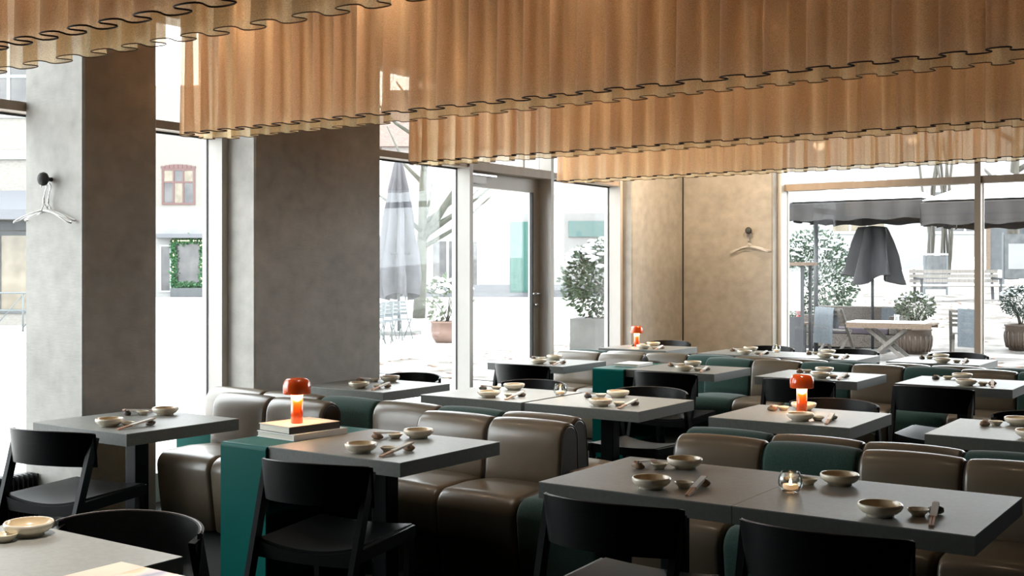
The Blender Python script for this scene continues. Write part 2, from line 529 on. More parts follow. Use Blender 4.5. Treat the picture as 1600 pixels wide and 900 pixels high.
# ================================================================== chairs
def make_chair():
    c = link('dining_chair', None)
    c['category'] = 'chair'
    # backrest: bent plywood panel, rearmost in the middle, wrapping forward to the rear legs
    def plan(t, off=0.0):                      # t -1..1
        a = t * R(74)
        rx, ry = 0.262 + off, 0.20 + off
        return rx * math.sin(a) / math.sin(R(74)), -0.055 - ry * math.cos(a)
    N = 24
    mb = MB(); rows = []
    for i in range(N + 1):
        t = -1 + 2 * i / N
        drop = 0.020 * abs(t) ** 2.2
        top = 0.772 - drop
        bot = 0.592 + 0.016 * (1 - abs(t) ** 2)
        xo, yo = plan(t, 0.0); xi, yi = plan(t, -0.015)
        lean = 0.018
        rows.append([(xo, yo, bot), (xo * 1.02, yo - lean, top), (xi * 1.02, yi - lean, top), (xi, yi, bot)])
    mb.grid(rows, True, closed=True)
    n = len(mb.v)
    mb.f.append((0, 1, 2, 3)); mb.f.append((n - 1, n - 2, n - 3, n - 4)); mb.s += [False, False]
    o = mb.build('backrest', 'black_wood', c)
    # sharpen the panel's long edges
    for e in o.data.edges:
        e.use_edge_sharp = False
    bm = bmesh.new(); bm.from_mesh(o.data)
    for e in bm.edges:
        if len(e.link_faces) == 2 and e.calc_face_angle(0) > R(40):
            e.smooth = False
    bm.to_mesh(o.data); bm.free()
    ed = MB()
    ed.tube([((plan(-1 + 2 * i / N, -0.0075)[0]) * 1.02, plan(-1 + 2 * i / N, -0.0075)[1] - 0.018, 0.7725 - 0.020 * abs(-1 + 2 * i / N) ** 2.2) for i in range(N + 1)], 0.0030, 6)
    ed.build('top_edge', 'black_wood_edge', o)
    # rear legs, raked, reaching up to the panel ends
    for s in (-1, 1):
        MB().bar((s * 0.236, -0.335, 0.0), (s * 0.249, -0.118, 0.735), 0.024, 0.042, up=(0, 1, 0)).build('leg', 'black_wood', c)
        MB().bar((s * 0.222, 0.215, 0.0), (s * 0.232, 0.205, 0.452), 0.026, 0.040, up=(0, 1, 0)).build('leg', 'black_wood', c)
        # side rail
        MB().bar((s * 0.240, -0.205, 0.412), (s * 0.234, 0.238, 0.428), 0.022, 0.05).build('side_rail', 'black_wood', c)
    # seat: thin shell with a shallow dip
    mb = MB(); top, bt = [], []
    M_, K_ = 12, 10
    def sz(x, y):
        return 0.452 - 0.030 * (1 - (x / 0.226) ** 2) * (0.35 + 0.65 * max(0, min(1, (0.22 - y) / 0.40))) + 0.004 * (y / 0.2)
    for j in range(K_ + 1):
        y = -0.205 + 0.445 * j / K_
        top.append([(-0.226 + 0.452 * i / M_, y, sz(-0.226 + 0.452 * i / M_, y)) for i in range(M_ + 1)])
        bt.append([(x, yy, z - 0.012) for x, yy, z in top[-1]])
    nv = (M_ + 1) * (K_ + 1)
    mb.grid(top); mb.grid([r[::-1] for r in bt])
    loop = lambda rows: [rows[0][i] for i in range(M_ + 1)] + [rows[j][M_] for j in range(1, K_ + 1)] + [rows[K_][i] for i in range(M_ - 1, -1, -1)] + [rows[j][0] for j in range(K_ - 1, 0, -1)]
    mb.grid([loop(bt), loop(top)], False, closed=True)
    mb.build('seat', 'black_wood', c)
    # rear apron following the dip
    rows = []
    for i in range(M_ + 1):
        x = -0.226 + 0.452 * i / M_
        z = sz(x, -0.205) - 0.012
        zb = 0.372 - 0.008 * (1 - (x / 0.226) ** 2)
        rows.append([(x, -0.215, zb), (x, -0.215, z), (x, -0.195, z), (x, -0.195, zb)])
    MB().grid(rows, False, closed=True).build('rear_apron', 'black_wood', c)
    MB().bar((-0.222, 0.215, 0.415), (0.222, 0.215, 0.415), 0.02, 0.04).build('front_apron', 'black_wood', c)
    return c
PC = make_chair()
GCH = 'black wooden dining chairs'
for u, v, rz, lb in [
    (-4.965, 3.40, 10, 'black wooden chair drawn up to the table at the pale column'),
    (-3.27, 3.455, 9, 'black wooden chair pushed in front of the green lamp cabinet'),
    (-1.895, 3.46, 1, 'black wooden chair at the front pair, facing the two bowls, pale seat visible'),
    (-1.165, 3.45, 0, 'black wooden chair at the front pair, nearest the bottom edge'),
    (-5.33, 6.31, 180, 'black wooden chair behind the table at the broad pier'),
    (-4.30, 6.36, 180, 'black wooden chair behind the middle pair, on the candle side'),
    (-3.41, 6.37, 180, 'black wooden chair behind the middle pair, its seat showing below the table'),
    (-2.22, 6.37, 180, 'black wooden chair behind the middle-row lamp table'),
    (-1.10, 6.40, 180, 'black wooden chair behind the middle-row table at the right edge'),
    (-5.22, 7.84, 0, 'black wooden chair in front of the table by the glass door'),
    (-3.93, 7.86, 0, 'black wooden chair in front of the table by the rear green cabinet'),
    (-2.90, 7.88, 0, 'black wooden chair seen behind the middle orange lamp shade'),
    (-1.98, 7.88, -2, 'black wooden chair with a pale-lit seat before the third-row edge table'),
    (-5.60, 10.96, 180, 'black wooden chair at the back corner table by the tan wall'),
    (-4.36, 10.72, 180, 'black wooden chair against the tan wall behind the back pair'),
    (-3.53, 10.72, 180, 'black wooden chair behind the back pair at the courtyard window'),
    (-2.57, 10.80, 180, 'black wooden chair beside the courtyard window mullion'),
    (-2.87, 2.045, 195, 'black wooden chair with rounded back behind the corner magazine table'),
]:
    place(PC, USED, (u, v, 0), R(rz), lb, GCH)

# ================================================================== bench modules
def rounded(name, prof, w, m, parent, r=0.03, crown=0.010, side=None, caps=True):
    """extrude a (y, z) outline along x with pillowy rounded ends"""
    n = len(prof)
    P = [Vector((0, y, z)) for y, z in prof]
    nor = []
    for i in range(n):
        t = P[(i + 1) % n] - P[i - 1]
        nor.append(Vector((0, t.z, -t.y)).normalized())
    area = sum(P[i].y * P[(i + 1) % n].z - P[(i + 1) % n].y * P[i].z for i in range(n))
    sg = 1 if area > 0 else -1
    secs = []
    for k in range(5):
        a = R(90) * k / 4
        secs.append((-w / 2 + r * (1 - math.sin(a)), -r * (1 - math.sin(R(90) * k / 4)) if False else -(r - r * math.sin(a)) * 0))
    xs = []
    for k in range(5):
        a = R(90) * k / 4
        xs.append((-w / 2 + r * (1 - math.cos(a)), -r * (1 - math.sin(a))))
    mid = 8
    for k in range(1, mid):
        x = -w / 2 + r + (w - 2 * r) * k / mid
        xs.append((x, crown * (1 - (2 * x / w) ** 2)))
    for k in range(4, -1, -1):
        a = R(90) * k / 4
        xs.append((w / 2 - r * (1 - math.cos(a)), -r * (1 - math.sin(a))))
    rows = []
    for x, off in xs:
        rows.append([(x, p.y + nn.y * off * sg, p.z + nn.z * off * sg) for p, nn in zip(P, nor)])
    mb = MB().grid(rows, True, closed=True)
    o = mb.build(name, m, parent)
    MB().add(rows[0], [tuple(range(n))]).build('side_panel', side or m, o)
    MB().add(rows[-1], [tuple(range(n))[::-1]]).build('side_panel', side or m, o)
    return o, rows
def arc(cy, cz, r, a0, a1, n, ry=None):
    return [(cy + r * math.cos(R(a0 + (a1 - a0) * k / n)), cz + (ry or r) * math.sin(R(a0 + (a1 - a0) * k / n))) for k in range(n + 1)]
def make_module(width, m, back=True):
    side = m + '_side'
    b = link('bench_module' if back else 'bench_stool_module', None)
    b['category'] = 'bench'
    # seat: waterfall front, local y = 0 at the front, 0.62 at the rear
    seat = [(0.045, 0.03)] + [(0.012, 0.25)] + arc(0.085, 0.375, 0.085, 180, 92, 7) + [(0.24, 0.466), (0.44, 0.455), (0.46, 0.40), (0.46, 0.03)]
    s, _ = rounded('seat', seat, width, m, b, 0.028, 0.010, side)
    if back:
        bk = [(0.405, 0.40), (0.412, 0.52), (0.425, 0.64)] + arc(0.515, 0.665, 0.088, 172, 12, 10, 0.095) + [(0.605, 0.56), (0.612, 0.40), (0.612, 0.10), (0.47, 0.10), (0.465, 0.40)]
        k, rows = rounded('backrest', bk, width, m, b, 0.022, 0.008, side)
        for rw in (rows[1], rows[-2]):
            MB().tube([Vector(p) for p in rw[:-3]], 0.004, 5).build('piping', side, k)
    return b
BROWN, GREEN = 'leather', 'green_wool'
def bench_row(v_front, facing, seams, cols, phrase, group, back=True):
    """facing -1: people face the viewer's side (-v)"""
    for k, (a, b) in enumerate(zip(seams[:-1], seams[1:])):
        m = BROWN if cols[k] == 'B' else GREEN
        o = make_module(abs(b - a) - 0.006, m, back)
        o.location = ((a + b) / 2, v_front, 0)
        if facing > 0:
            o.rotation_euler = (0, 0, math.pi)
        kind = 'taupe leather' if m == BROWN else 'green wool'
        tag(o, kind + ' bench module ' + phrase[k], 'bench', group)
bench_row(4.37, -1, [-5.593, -5.118, -4.648], 'BB', ['next to the street window, facing the column table', 'with the orange lamp in front of its back'], 'front bench modules')
bench_row(4.37, -1, [-3.949, -3.478, -3.012], 'BB', ['right behind the table joined to the lamp cabinet', 'at the open end behind the lamp cabinet table'], 'front bench modules')
bench_row(4.37, -1, [-2.404, -1.968, -1.540, -1.115, -0.69], 'BGBB', ['starting the row behind the front joined tables', 'between leather ones behind the front joined tables', 'next after the green one behind the front joined tables', 'cut by the right edge behind the front joined tables'], 'front bench modules')
bench_row(4.37, -1, [-4.42, -3.955], 'B', ['without a back, beside the lamp cabinet'], 'backless bench modules', False)
bench_row(4.37, -1, [-3.006, -2.56], 'G', ['without a back, in the gap between the front benches'], 'backless bench modules', False)
bench_row(5.625, 1, [-5.925, -5.424, -4.918, -4.467, -4.012, -3.566, -3.095], 'BBGBGB', ['against the pier, its back behind the window bench', 'second from the pier in the back-to-back row', 'right of the orange lamp in the back-to-back row', 'behind the bowls of the lamp cabinet table', 'nearer the gap in the back-to-back row', 'at the gap end of the back-to-back row'], 'back-to-back bench modules')
bench_row(5.625, 1, [-2.465, -2.031, -1.600, -1.172, -0.74], 'GBBG', ['first after the gap in the second row', 'second after the gap in the second row', 'third after the gap in the second row', 'at the right edge in the second row'], 'back-to-back bench modules')
bench_row(8.82, -1, [-5.883, -5.414, -4.953], 'BB', ['beside the glass door in the third row', 'before the rear green cabinet in the third row'], 'third-row bench modules')
bench_row(8.82, -1, [-4.321, -3.888, -3.453, -3.023, -2.600, -2.174, -1.756, -1.34], 'GBGBGBG', ['first behind the rear cabinet table', 'second behind the rear cabinet table', 'between leather ones behind the third-row lamp-side table', 'beside the third-row table corner behind the lamp', 'behind the bowls of the third-row edge table', 'next to last in the third row', 'last at the edge of the third row'], 'third-row bench modules')
bench_row(10.07, 1, [-5.90, -5.474, -5.045, -4.608, -4.172, -3.733, -3.309, -2.884, -2.459, -2.03, -1.60], 'GBBGBBGBBG', ['first beside the street window in the rear row', 'below the small lamp table in the rear row', 'under the edge of the back corner table', 'before the tan wall in the rear row', 'before the back candle table', 'second before the back candle table', 'before the end of the back pair', 'before the last back-row table', 'second before the last back-row table', 'at the end of the rear row'], 'rear bench modules')

def plinth(b, label):
    t = thing('bench_plinth', ((b[0] + b[1]) / 2, (b[2] + b[3]) / 2, 0), label, 'plinth')
    hx, hy = (b[1] - b[0]) / 2, (b[3] - b[2]) / 2
    box('body', (-hx, hx, -hy, hy, 0, 0.50), 'teal_paint', t)
    box('top_board', (-hx, hx, -hy, hy, 0.50, 0.522), 'oak', t)
plinth((-6.0, -5.605, 4.86, 4.99), 'green plinth between window bench and street window')
plinth((-4.640, -3.955, 4.86, 4.995), 'low green plinth with oak top behind the lamp cabinet')
plinth((-3.003, -2.475, 4.86, 5.13), 'low green plinth with oak top in the bench gap')

# ================================================================== green cabinets
def cabinet(u0, u1, v0, v1, label):
    c = thing('side_cabinet', ((u0 + u1) / 2, (v0 + v1) / 2, 0), label, 'cabinet', 'green side cabinets')
    a, b, y0, y1 = -(u1 - u0) / 2, (u1 - u0) / 2, -(v1 - v0) / 2, (v1 - v0) / 2
    H = TH - 0.001
    # top sheet folds over the front edge with a rounded corner
    r = 0.018
    prof = [(y0, 0.02), (y0, H - r)] + [(y0 + r - r * math.cos(R(t)), H - r + r * math.sin(R(t))) for t in (22, 45, 68, 90)] + [(y1, H)]
    inner = [(y0 + 0.02, 0.02), (y0 + 0.02, H - 0.02), (y1, H - 0.02)]
    ring = prof + inner[::-1]
    mb = MB()
    n = len(ring)
    mb.add([(a, y, z) for y, z in ring] + [(b, y, z) for y, z in ring],
           [(i, (i + 1) % n, n + (i + 1) % n, n + i) for i in range(n)] + [tuple(range(n))[::-1], tuple(range(n, 2 * n))])
    mb.build('folded_front_and_top', 'teal_paint', c)
    box('back_panel', (a, b, y1 - 0.02, y1, 0.02, H - 0.021), 'teal_paint', c)
    box('side_panel', (a, a + 0.018, y0 + 0.021, y1 - 0.021, 0.02, H - 0.021), 'teal_paint', c)
    box('floor_panel', (a + 0.0185, b, y0 + 0.021, y1 - 0.021, 0.14, 0.16), 'teal_paint', c)
    box('shelf', (a + 0.0185, b - 0.01, y0 + 0.021, y1 - 0.021, 0.43, 0.448), 'teal_paint', c)
    box('kick', (a + 0.02, b - 0.02, y0 + 0.03, y1 - 0.03, 0.0, 0.14), 'black_steel', c)
    return c
cabinet(-4.085, -3.790, 3.56, 4.27, 'dark green cabinet holding two books and the near orange lamp')
cabinet(-2.512, -2.205, 1.36, 1.90, 'dark green cabinet beyond the bottom edge, under the magazine')
cabinet(-4.725, -4.440, 8.00, 8.73, 'dark green cabinet with a single white book, third row')

# ================================================================== books, magazine
def book(name, u, v, z, w, d, h, rz, cover, pages, label, cov2=None):
    t = thing(name, (u, v, z), label, 'book', None, rz)
    box('page_block', (-w / 2 + 0.004, w / 2 - 0.004, -d / 2 + 0.004, d / 2 - 0.004, 0.003, h - 0.003), pages, t)
    box('back_cover', (-w / 2, w / 2, -d / 2, d / 2, 0.0, 0.003), cov2 or cover, t)
    box('front_cover', (-w / 2, w / 2, -d / 2, d / 2, h - 0.003, h), cover, t)
    box('spine', (w / 2 - 0.004, w / 2, -d / 2, d / 2, 0.003, h - 0.003), cov2 or cover, t)
    return t
book('book', -3.925, 3.925, TH, 0.265, 0.335, 0.028, R(-4), 'cover_white', 'page_block', 'white book lying flat under the black book on the cabinet', 'cover_white')
book('book', -3.935, 3.915, TH + 0.028, 0.235, 0.300, 0.034, R(-7), 'cover_tan', 'page_block', 'black-edged book with tan cover, topmost under the orange lamp', 'cover_black')
book('book', -4.565, 8.40, TH, 0.22, 0.29, 0.022, R(4), 'cover_white', 'page_block', 'single white book on the rear green cabinet', 'cover_white')

def magazine():
    m, nt, out = nodes_of('magazine_print')
    p = nt.nodes.new('ShaderNodeBsdfPrincipled'); p.inputs['Roughness'].default_value = 0.4
    n = tex(nt, 'Noise', 9, 4, (1, 0.5, 1))
    c = ramp(nt, n.outputs['Fac'], [(0.40, (0.25, 0.25, 0.36)), (0.48, (0.55, 0.48, 0.50)), (0.54, (0.78, 0.62, 0.52)), (0.62, (0.75, 0.50, 0.30))])
    nt.links.new(c, p.inputs['Base Color']); nt.links.new(p.outputs[0], out.inputs[0])
    t = thing('magazine', (-2.392, 1.772, TH), 'open picture magazine at the edge of the corner table', 'magazine')
    box('page_block', (-0.192, 0.192, -0.141, 0.141, 0.0, 0.007), 'paper', t)
    box('margin_page', (-0.190, -0.09, -0.139, 0.139, 0.007, 0.008), 'cover_tan', t)
    box('photo_page', (-0.089, 0.03, -0.139, 0.139, 0.007, 0.008), 'magazine_print', t)
    box('text_page', (0.032, 0.190, -0.139, 0.139, 0.007, 0.0085), 'paper', t)
magazine()

# ================================================================== tableware
def lathe_thing(name, prof, m, cat, n=28):
    o = MB().lathe(prof, n).build(name, m)
    o['category'] = cat
    return o
BOWL_P = [(0.0, 0.006), (0.034, 0.006), (0.036, 0.0), (0.043, 0.0), (0.044, 0.007), (0.055, 0.012), (0.066, 0.021), (0.0705, 0.030), (0.0705, 0.037), (0.0680, 0.0415), (0.0650, 0.0405), (0.0635, 0.033), (0.056, 0.021), (0.040, 0.0145), (0.0, 0.0125)]
def bowl_proto():
    b = MB().lathe(BOWL_P[:11], 32).build('serving_bowl', 'stoneware')
    b['category'] = 'bowl'
    MB().lathe(BOWL_P[10:], 32).build('inner_glaze', 'stoneware_tan', b)
    # the outer shell must stay open on top: drop the cap polygon
    bm = bmesh.new(); bm.from_mesh(b.data)
    for f in [f for f in bm.faces if len(f.verts) > 8 and f.calc_center_median().z > 0.025]:
        bm.faces.remove(f)
    bm.to_mesh(b.data); bm.free()
    i = b.children[0]
    bm = bmesh.new(); bm.from_mesh(i.data)
    for f in [f for f in bm.faces if len(f.verts) > 8 and f.calc_center_median().z > 0.025]:
        bm.faces.remove(f)
    bm.to_mesh(i.data); bm.free()
    return b
PB = bowl_proto()
PD = lathe_thing('sauce_dish', [(0.0, 0.0), (0.020, 0.0), (0.022, 0.006), (0.031, 0.014), (0.0345, 0.021), (0.033, 0.023), (0.0305, 0.020), (0.024, 0.011), (0.0, 0.008)], 'stoneware', 'dish', 24)
def pebble(m, seed):
    mb = MB(); rows = []
    for i in range(9):
        ph = math.pi * i / 8
        rw = []
        for k in range(14):
            a = 2 * math.pi * k / 14
            p = Vector((math.sin(ph) * math.cos(a), math.sin(ph) * math.sin(a), math.cos(ph)))
            d = 1 + 0.25 * mnoise.noise(p * 1.3 + Vector((seed, 0, 0)))
            rw.append((p.x * 0.027 * d, p.y * 0.018 * d, max(-0.013, p.z * 0.015 * d) + 0.013))
        rows.append(rw)
    mb.grid(rows, True, closed=True)
    o = mb.build('pebble_rest', m)
    o['category'] = 'stone'
    return o
PP = [pebble('stone_grey', 1.0), pebble('stone_brown', 5.0), pebble('stone_dark', 9.0)]
def chop_proto():
    """pair of chopsticks in a paper sleeve; local y runs from the tips to the far end that rests on the pebble"""
    c = link('chopstick_set', None)
    c['category'] = 'chopsticks'
    L = 0.235
    for s in (-1, 1):
        MB().bar((s * 0.0045, 0, 0.004), (s * 0.0045, L, 0.033), 0.007, 0.007).build('chopstick', 'chopstick_wood', c)
    MB().bar((0, 0.085, 0.0146), (0, 0.222, 0.0315), 0.021, 0.0095).build('paper_sleeve', 'paper', c)
    return c
PS = chop_proto()
def setting(tab, side, long_phrase, jitter=0):
    cx, cy = TC[tab]
    r = random.Random(hash_(tab + str(side)))
    s = 1 if side < 0 else -1                # -1: guest on the near (-v) side
    word = 'near' if side < 0 else 'far'
    ox_ = {('fb', 1): 0.15, ('lamp', 1): -0.07, ('fa', -1): -0.045}.get((tab, side), 0.0)
    def P(x, y):
        x += ox_
        x += r.uniform(-0.012, 0.012); y += r.uniform(-0.008, 0.008)
        return (cx + s * x, cy + s * (-0.3525 + y))
    on = ' on ' + TABLES[tab][2] + ', ' + word + ' side'
    x, y = P(0.066, 0.122)
    place(PB, USED, (x, y, TH), r.uniform(0, 6), 'cream bowl' + on, 'cream stoneware bowls')
    x, y = P(0.158, 0.190)
    place(PD, USED, (x, y, TH), 0, 'small sauce dish' + on, 'small sauce dishes')
    x0, y0 = P(0.237, 0.055)
    x1, y1 = P(0.205, 0.285)
    dx, dy = x1 - x0, y1 - y0
    a = math.atan2(dy, dx) - math.pi / 2
    place(PS, USED, (x0, y0, TH), a, 'chopsticks in paper sleeve' + on, 'chopsticks in paper sleeves')
    q = 0.208
    L = math.hypot(dx, dy)
    pk = r.choice(PP)
    place(pk, USED, (x0 + dx / L * q, y0 + dy / L * q, TH), a + r.uniform(-0.5, 0.5), 'pebble chopstick rest' + on, 'pebble chopstick rests')
def hash_(s):
    h = 7
    for ch in s:
        h = (h * 31 + ord(ch)) % 100003
    return h
for t in TABLES:
    if t == 'near':
        continue
    for sd in (-1, 1):
        setting(t, sd, '')
# the corner table: only the far setting shows
x, y = -3.098, 1.969
place(PB, USED, (x, y, TH), 0, 'cream bowl with tan inside on the corner table with the magazine', 'cream stoneware bowls')
place(PD, USED, (-3.081, 1.884, TH), 0, 'small sauce dish cut by the left edge on the corner table', 'small sauce dishes')

# ================================================================== orange table lamps
def lamp_proto():
    l = link('table_lamp', None)
    l['category'] = 'lamp'
    MB().lathe([(0.0, 0.0), (0.026, 0.0), (0.0285, 0.003), (0.0285, 0.140), (0.0, 0.140)], 32).build('stem', 'lamp_orange', l)
    # mushroom head: dome with short skirt, hollow below
    MB().lathe([(0.030, 0.140), (0.056, 0.139), (0.0635, 0.139), (0.0645, 0.142), (0.0655, 0.165), (0.0650, 0.180), (0.0605, 0.197), (0.052, 0.208), (0.040, 0.2135), (0.0, 0.216)], 40).build('lamp_shade', 'lamp_orange', l)
    MB().lathe([(0.031, 0.1385), (0.055, 0.1385)], 32).build('light_ring', 'lamp_glow', l)
    return l
mat('lamp_glow', (1, 0.8, 0.5), rough=0.5, emit=(1.0, 0.70, 0.38), estr=4.6)
PL = lamp_proto()
GL = 'orange mushroom table lamps'
place(PL, USED, (-3.918, 3.880, TH + 0.062), 0, 'glossy orange mushroom lamp standing on the stack of two books', GL)
place(PL, USED, (-2.262, 6.10, TH), 0, 'glossy orange mushroom lamp on the middle-row table', GL)
place(PL, USED, (-5.70, 10.56, TH), 0, 'small distant orange mushroom lamp on the back corner table', GL)

# ================================================================== candle glasses
def candle_proto():
    g = MB().lathe([(0.0, 0.004), (0.020, 0.002), (0.024, 0.0), (0.030, 0.003), (0.040, 0.018), (0.0435, 0.034), (0.0410, 0.052), (0.0335, 0.070), (0.0325, 0.0725), (0.0310, 0.0715), (0.0385, 0.052), (0.0405, 0.034), (0.037, 0.020), (0.027, 0.008), (0.0, 0.008)], 32).build('candle_glass', 'thin_glass')
    g['category'] = 'candle'
    bm = bmesh.new(); bm.from_mesh(g.data)
    bm.to_mesh(g.data); bm.free()
    MB().lathe([(0.0, 0.010), (0.0265, 0.010), (0.0275, 0.026), (0.026, 0.028), (0.0, 0.026)], 24).build('tealight', 'wax', g)
    MB().lathe([(0.0, 0.026), (0.0035, 0.031), (0.0045, 0.036), (0.003, 0.043), (0.0, 0.050)], 10).build('flame', 'flame', g)
    return g
PG = candle_proto()
GC = 'tealights in round glasses'
place(PG, USED, (-1.482, 3.885, TH), 0, 'lit tealight in a round glass on the front joined tables', GC)
place(PG, USED, (-3.838, 6.10, TH), 0, 'lit tealight in a round glass on the middle joined tables', GC)
place(PG, USED, (-4.17, 10.56, TH), 0, 'lit tealight in a round glass on the back joined tables', GC)

# ================================================================== coat knobs and wire hangers
def knob(loc, label):
    o = thing('coat_knob', loc, label, 'hook', 'coat knobs')
    MB().lathe([(0.0, 0), (0.013, 0), (0.011, 0.045), (0.0, 0.05)], 14).build('stem', 'hook_felt', o).rotation_euler = (R(90), 0, 0)
    MB().lathe([(0.0, 0.028), (0.022, 0.030), (0.037, 0.042), (0.040, 0.055), (0.035, 0.070), (0.020, 0.080), (0.0, 0.083)], 24).build('knob', 'hook_felt', o).rotation_euler = (R(90), 0, 0)
def hanger_proto():
    o = link('wire_hanger', None)
    o['category'] = 'hanger'
    # origin: top of the inside of the hook; the hanger lies in the local xz plane
    hook = [(0.020 * math.cos(R(a)), 0, -0.020 + 0.020 * math.sin(R(a))) for a in range(190, -61, -25)]
    hook += [(0.004, 0, -0.060), (0.0, 0, -0.075), (0.0, 0, -0.110)]
    MB().tube(hook, 0.0028, 6).build('hook', 'steel', o)
    tw = [(0.004 * math.cos(k * 1.3), 0.004 * math.sin(k * 1.3), -0.075 - 0.0022 * k) for k in range(17)]
    MB().tube(tw, 0.0026, 5).build('twisted_neck', 'steel', o)
    for s in (-1, 1):
        pts = [(0, 0.0, -0.108), (s * 0.012, 0.004, -0.122), (s * 0.022, 0.006, -0.138), (s * 0.075, 0.013, -0.149), (s * 0.14, 0.018, -0.170), (s * 0.195, 0.016, -0.192), (s * 0.215, 0.0, -0.200), (s * 0.195, -0.016, -0.194), (s * 0.14, -0.018, -0.174), (s * 0.075, -0.013, -0.154), (0, -0.006, -0.142)]
        MB().tube(pts, 0.0034, 6).build('shoulder_wire', 'white_wire', o)
    return o
PH = hanger_proto()
GH = 'white wire coat hangers'
def hang(loc, rz, tilt, label):
    o = place(PH, USED, loc, rz, label, GH)
    o.scale = (1.14, 1.0, 1.12)
    o.rotation_euler = (0, R(tilt), R(rz))
knob((-5.955, 3.93, 2.055), 'dark round coat knob on the pale column side')
hang((-5.955, 3.880, 2.032), 9, 0, 'white wire hanger in front on the column knob')
hang((-5.950, 3.908, 2.032), -3, 3, 'white wire hanger at the rear on the column knob')
knob((-5.223, 12.423, 1.995), 'dark round coat knob on the tan back wall')
hang((-5.223, 12.375, 1.972), -6, 0, 'white wire hanger in front on the back wall knob')
hang((-5.223, 12.400, 1.972), 3, -3, 'white wire hanger at the rear on the back wall knob')

# ================================================================== hanging curtain loops
def curtain(vf, uL, uR, seed, label):
    r = random.Random(seed)
    root = thing('hanging_curtain', ((uL + uR) / 2, vf + 0.145, 2.335), label, 'curtain', 'pleated curtain loops below the ceiling')
    ox, oy = (uL + uR) / 2, vf + 0.145
    T = 0.145                                        # half depth of the loop
    # centre line: front layer right to left, rounded end, back layer left to right
    path = []
    step = 0.0105
    x = uR
    while x > uL + T:
        path.append((x, vf, 0, -1)); x -= step
    n_end = int(math.pi * T / step)
    for k in range(n_end + 1):
        a = -math.pi / 2 - math.pi * k / n_end
        path.append((uL + T + T * math.cos(a), vf + T + T * math.sin(a), math.cos(a), math.sin(a)))
    x = uL + T
    while x < uR:
        path.append((x, vf + 2 * T, 0, 1)); x += step
    ph = []
    th = r.uniform(0, 6); lam = 0.165; target = lam
    for i in range(len(path)):
        if r.random() < 0.03:
            target = r.uniform(0.125, 0.215)
        lam += (target - lam) * 0.05
        th += 2 * math.pi * step / lam
        ph.append((th, lam))
    amp_s = [0.036 + 0.014 * mnoise.noise(Vector((i * 0.021, seed, 0))) for i in range(len(path))]
    Z = [2.335, 2.345, 2.42, 2.55, 2.75, 3.0, 3.27]
    rows = []
    for j, z in enumerate(Z):
        t = (z - 2.335) / (3.27 - 2.335)
        row = []
        for i, (x, y, nx, ny) in enumerate(path):
            th, lam = ph[i]
            drift = 0.9 * mnoise.noise(Vector((i * 0.012, seed * 3, t * 0.7))) * (1 - t)
            A = amp_s[i] * (1.25 - 0.5 * t)
            b = lam * 0.125 * (1.15 - 0.35 * t)
            o = A * math.sin(th + drift)
            q = -b * math.sin(2 * (th + drift))
            tx, ty = -ny, nx
            # path direction is (ny>0: +x, ny<0: -x)
            dx, dy = (-tx, -ty) if (tx * (-ny) + ty * nx) < 0 else (tx, ty)
            sgn = 1.0
            row.append((x + nx * o + (ny) * q * sgn - ox, y + ny * o - nx * q * sgn - oy, z - 2.335))
        rows.append(row)
    nf = next(i for i, p in enumerate(path) if p[3] > 0)
    MB().grid([rw[:nf + 1] for rw in rows], True).build('front_fabric', 'curtain_rose', root)
    MB().grid([rw[nf:] for rw in rows], True).build('back_fabric', 'curtain_straw', root)
    MB().tube([(p[0], p[1], -0.001) for p in rows[0][:nf]], 0.0032, 5).build('front_hem', 'hem_brown', root)
    MB().tube([(p[0], p[1], -0.001) for p in rows[0][nf:]], 0.0022, 5).build('back_hem', 'hem_tan', root)
    tr = MB()
    for yy in (-T, T):
        tr.box(uL - ox + 0.05, uR - ox, yy - 0.02, yy + 0.02, 3.27 - 2.335, CEIL - 2.337)
    tr.build('ceiling_track', 'black_steel', root)
curtain(2.33, -5.5, 0.9, 3, 'nearest pleated tan curtain loop crossing the upper left corner')
curtain(4.45, -5.5, 1.6, 11, 'large pleated tan curtain loop spanning the top of the picture')
curtain(6.56, -5.5, 1.6, 23, 'middle pleated tan curtain loop over the third row of tables')
curtain(8.66, -5.5, 1.6, 37, 'farthest pleated tan curtain loop before the courtyard window')

# ================================================================== outside: ground
mat('cobbles', (0.30, 0.28, 0.255), (0.62, 0.605, 0.585), rough=0.9, scale=2.2, detail=9, bump=0.7, bscale=14, bdist=0.03)
mat('paving', (0.36, 0.36, 0.37), (0.44, 0.44, 0.45), rough=0.8, scale=2)
mat('courtyard_grit', (0.060, 0.050, 0.042), (0.22, 0.205, 0.195), rough=0.95, scale=1.6, detail=9, bump=0.5, bscale=20, bdist=0.02)
mat('snow', (0.80, 0.83, 0.86), rough=0.7)
mat('leaf_green', (0.0099, 0.0298, 0.0139), (0.0248, 0.0546, 0.0223), rough=0.6, scale=6)
mat('leaf_dark', (0.0062, 0.0217, 0.0136), (0.0136, 0.0372, 0.0198), rough=0.6, scale=6)
mat('leaf_pale', (0.0558, 0.0744, 0.0434), (0.1054, 0.1240, 0.0806), rough=0.7, scale=6)
mat('leaf_fallen', (0.1736, 0.0558, 0.0186), (0.2356, 0.1054, 0.0372), rough=0.8, scale=3)
mat('bark', (0.0341, 0.0310, 0.0260), (0.0713, 0.0651, 0.0527), rough=0.9, scale=8, stretch=(1, 1, 0.2))
mat('bark_pale', (0.0409, 0.0446, 0.0335), (0.0632, 0.0632, 0.0502), rough=0.9, scale=5)
mat('planter_concrete', (0.0930, 0.0930, 0.0899), (0.1240, 0.1240, 0.1209), rough=0.8, scale=5)
mat('terracotta', (0.1190, 0.0694, 0.0546), (0.1488, 0.0942, 0.0744), rough=0.8, scale=4)
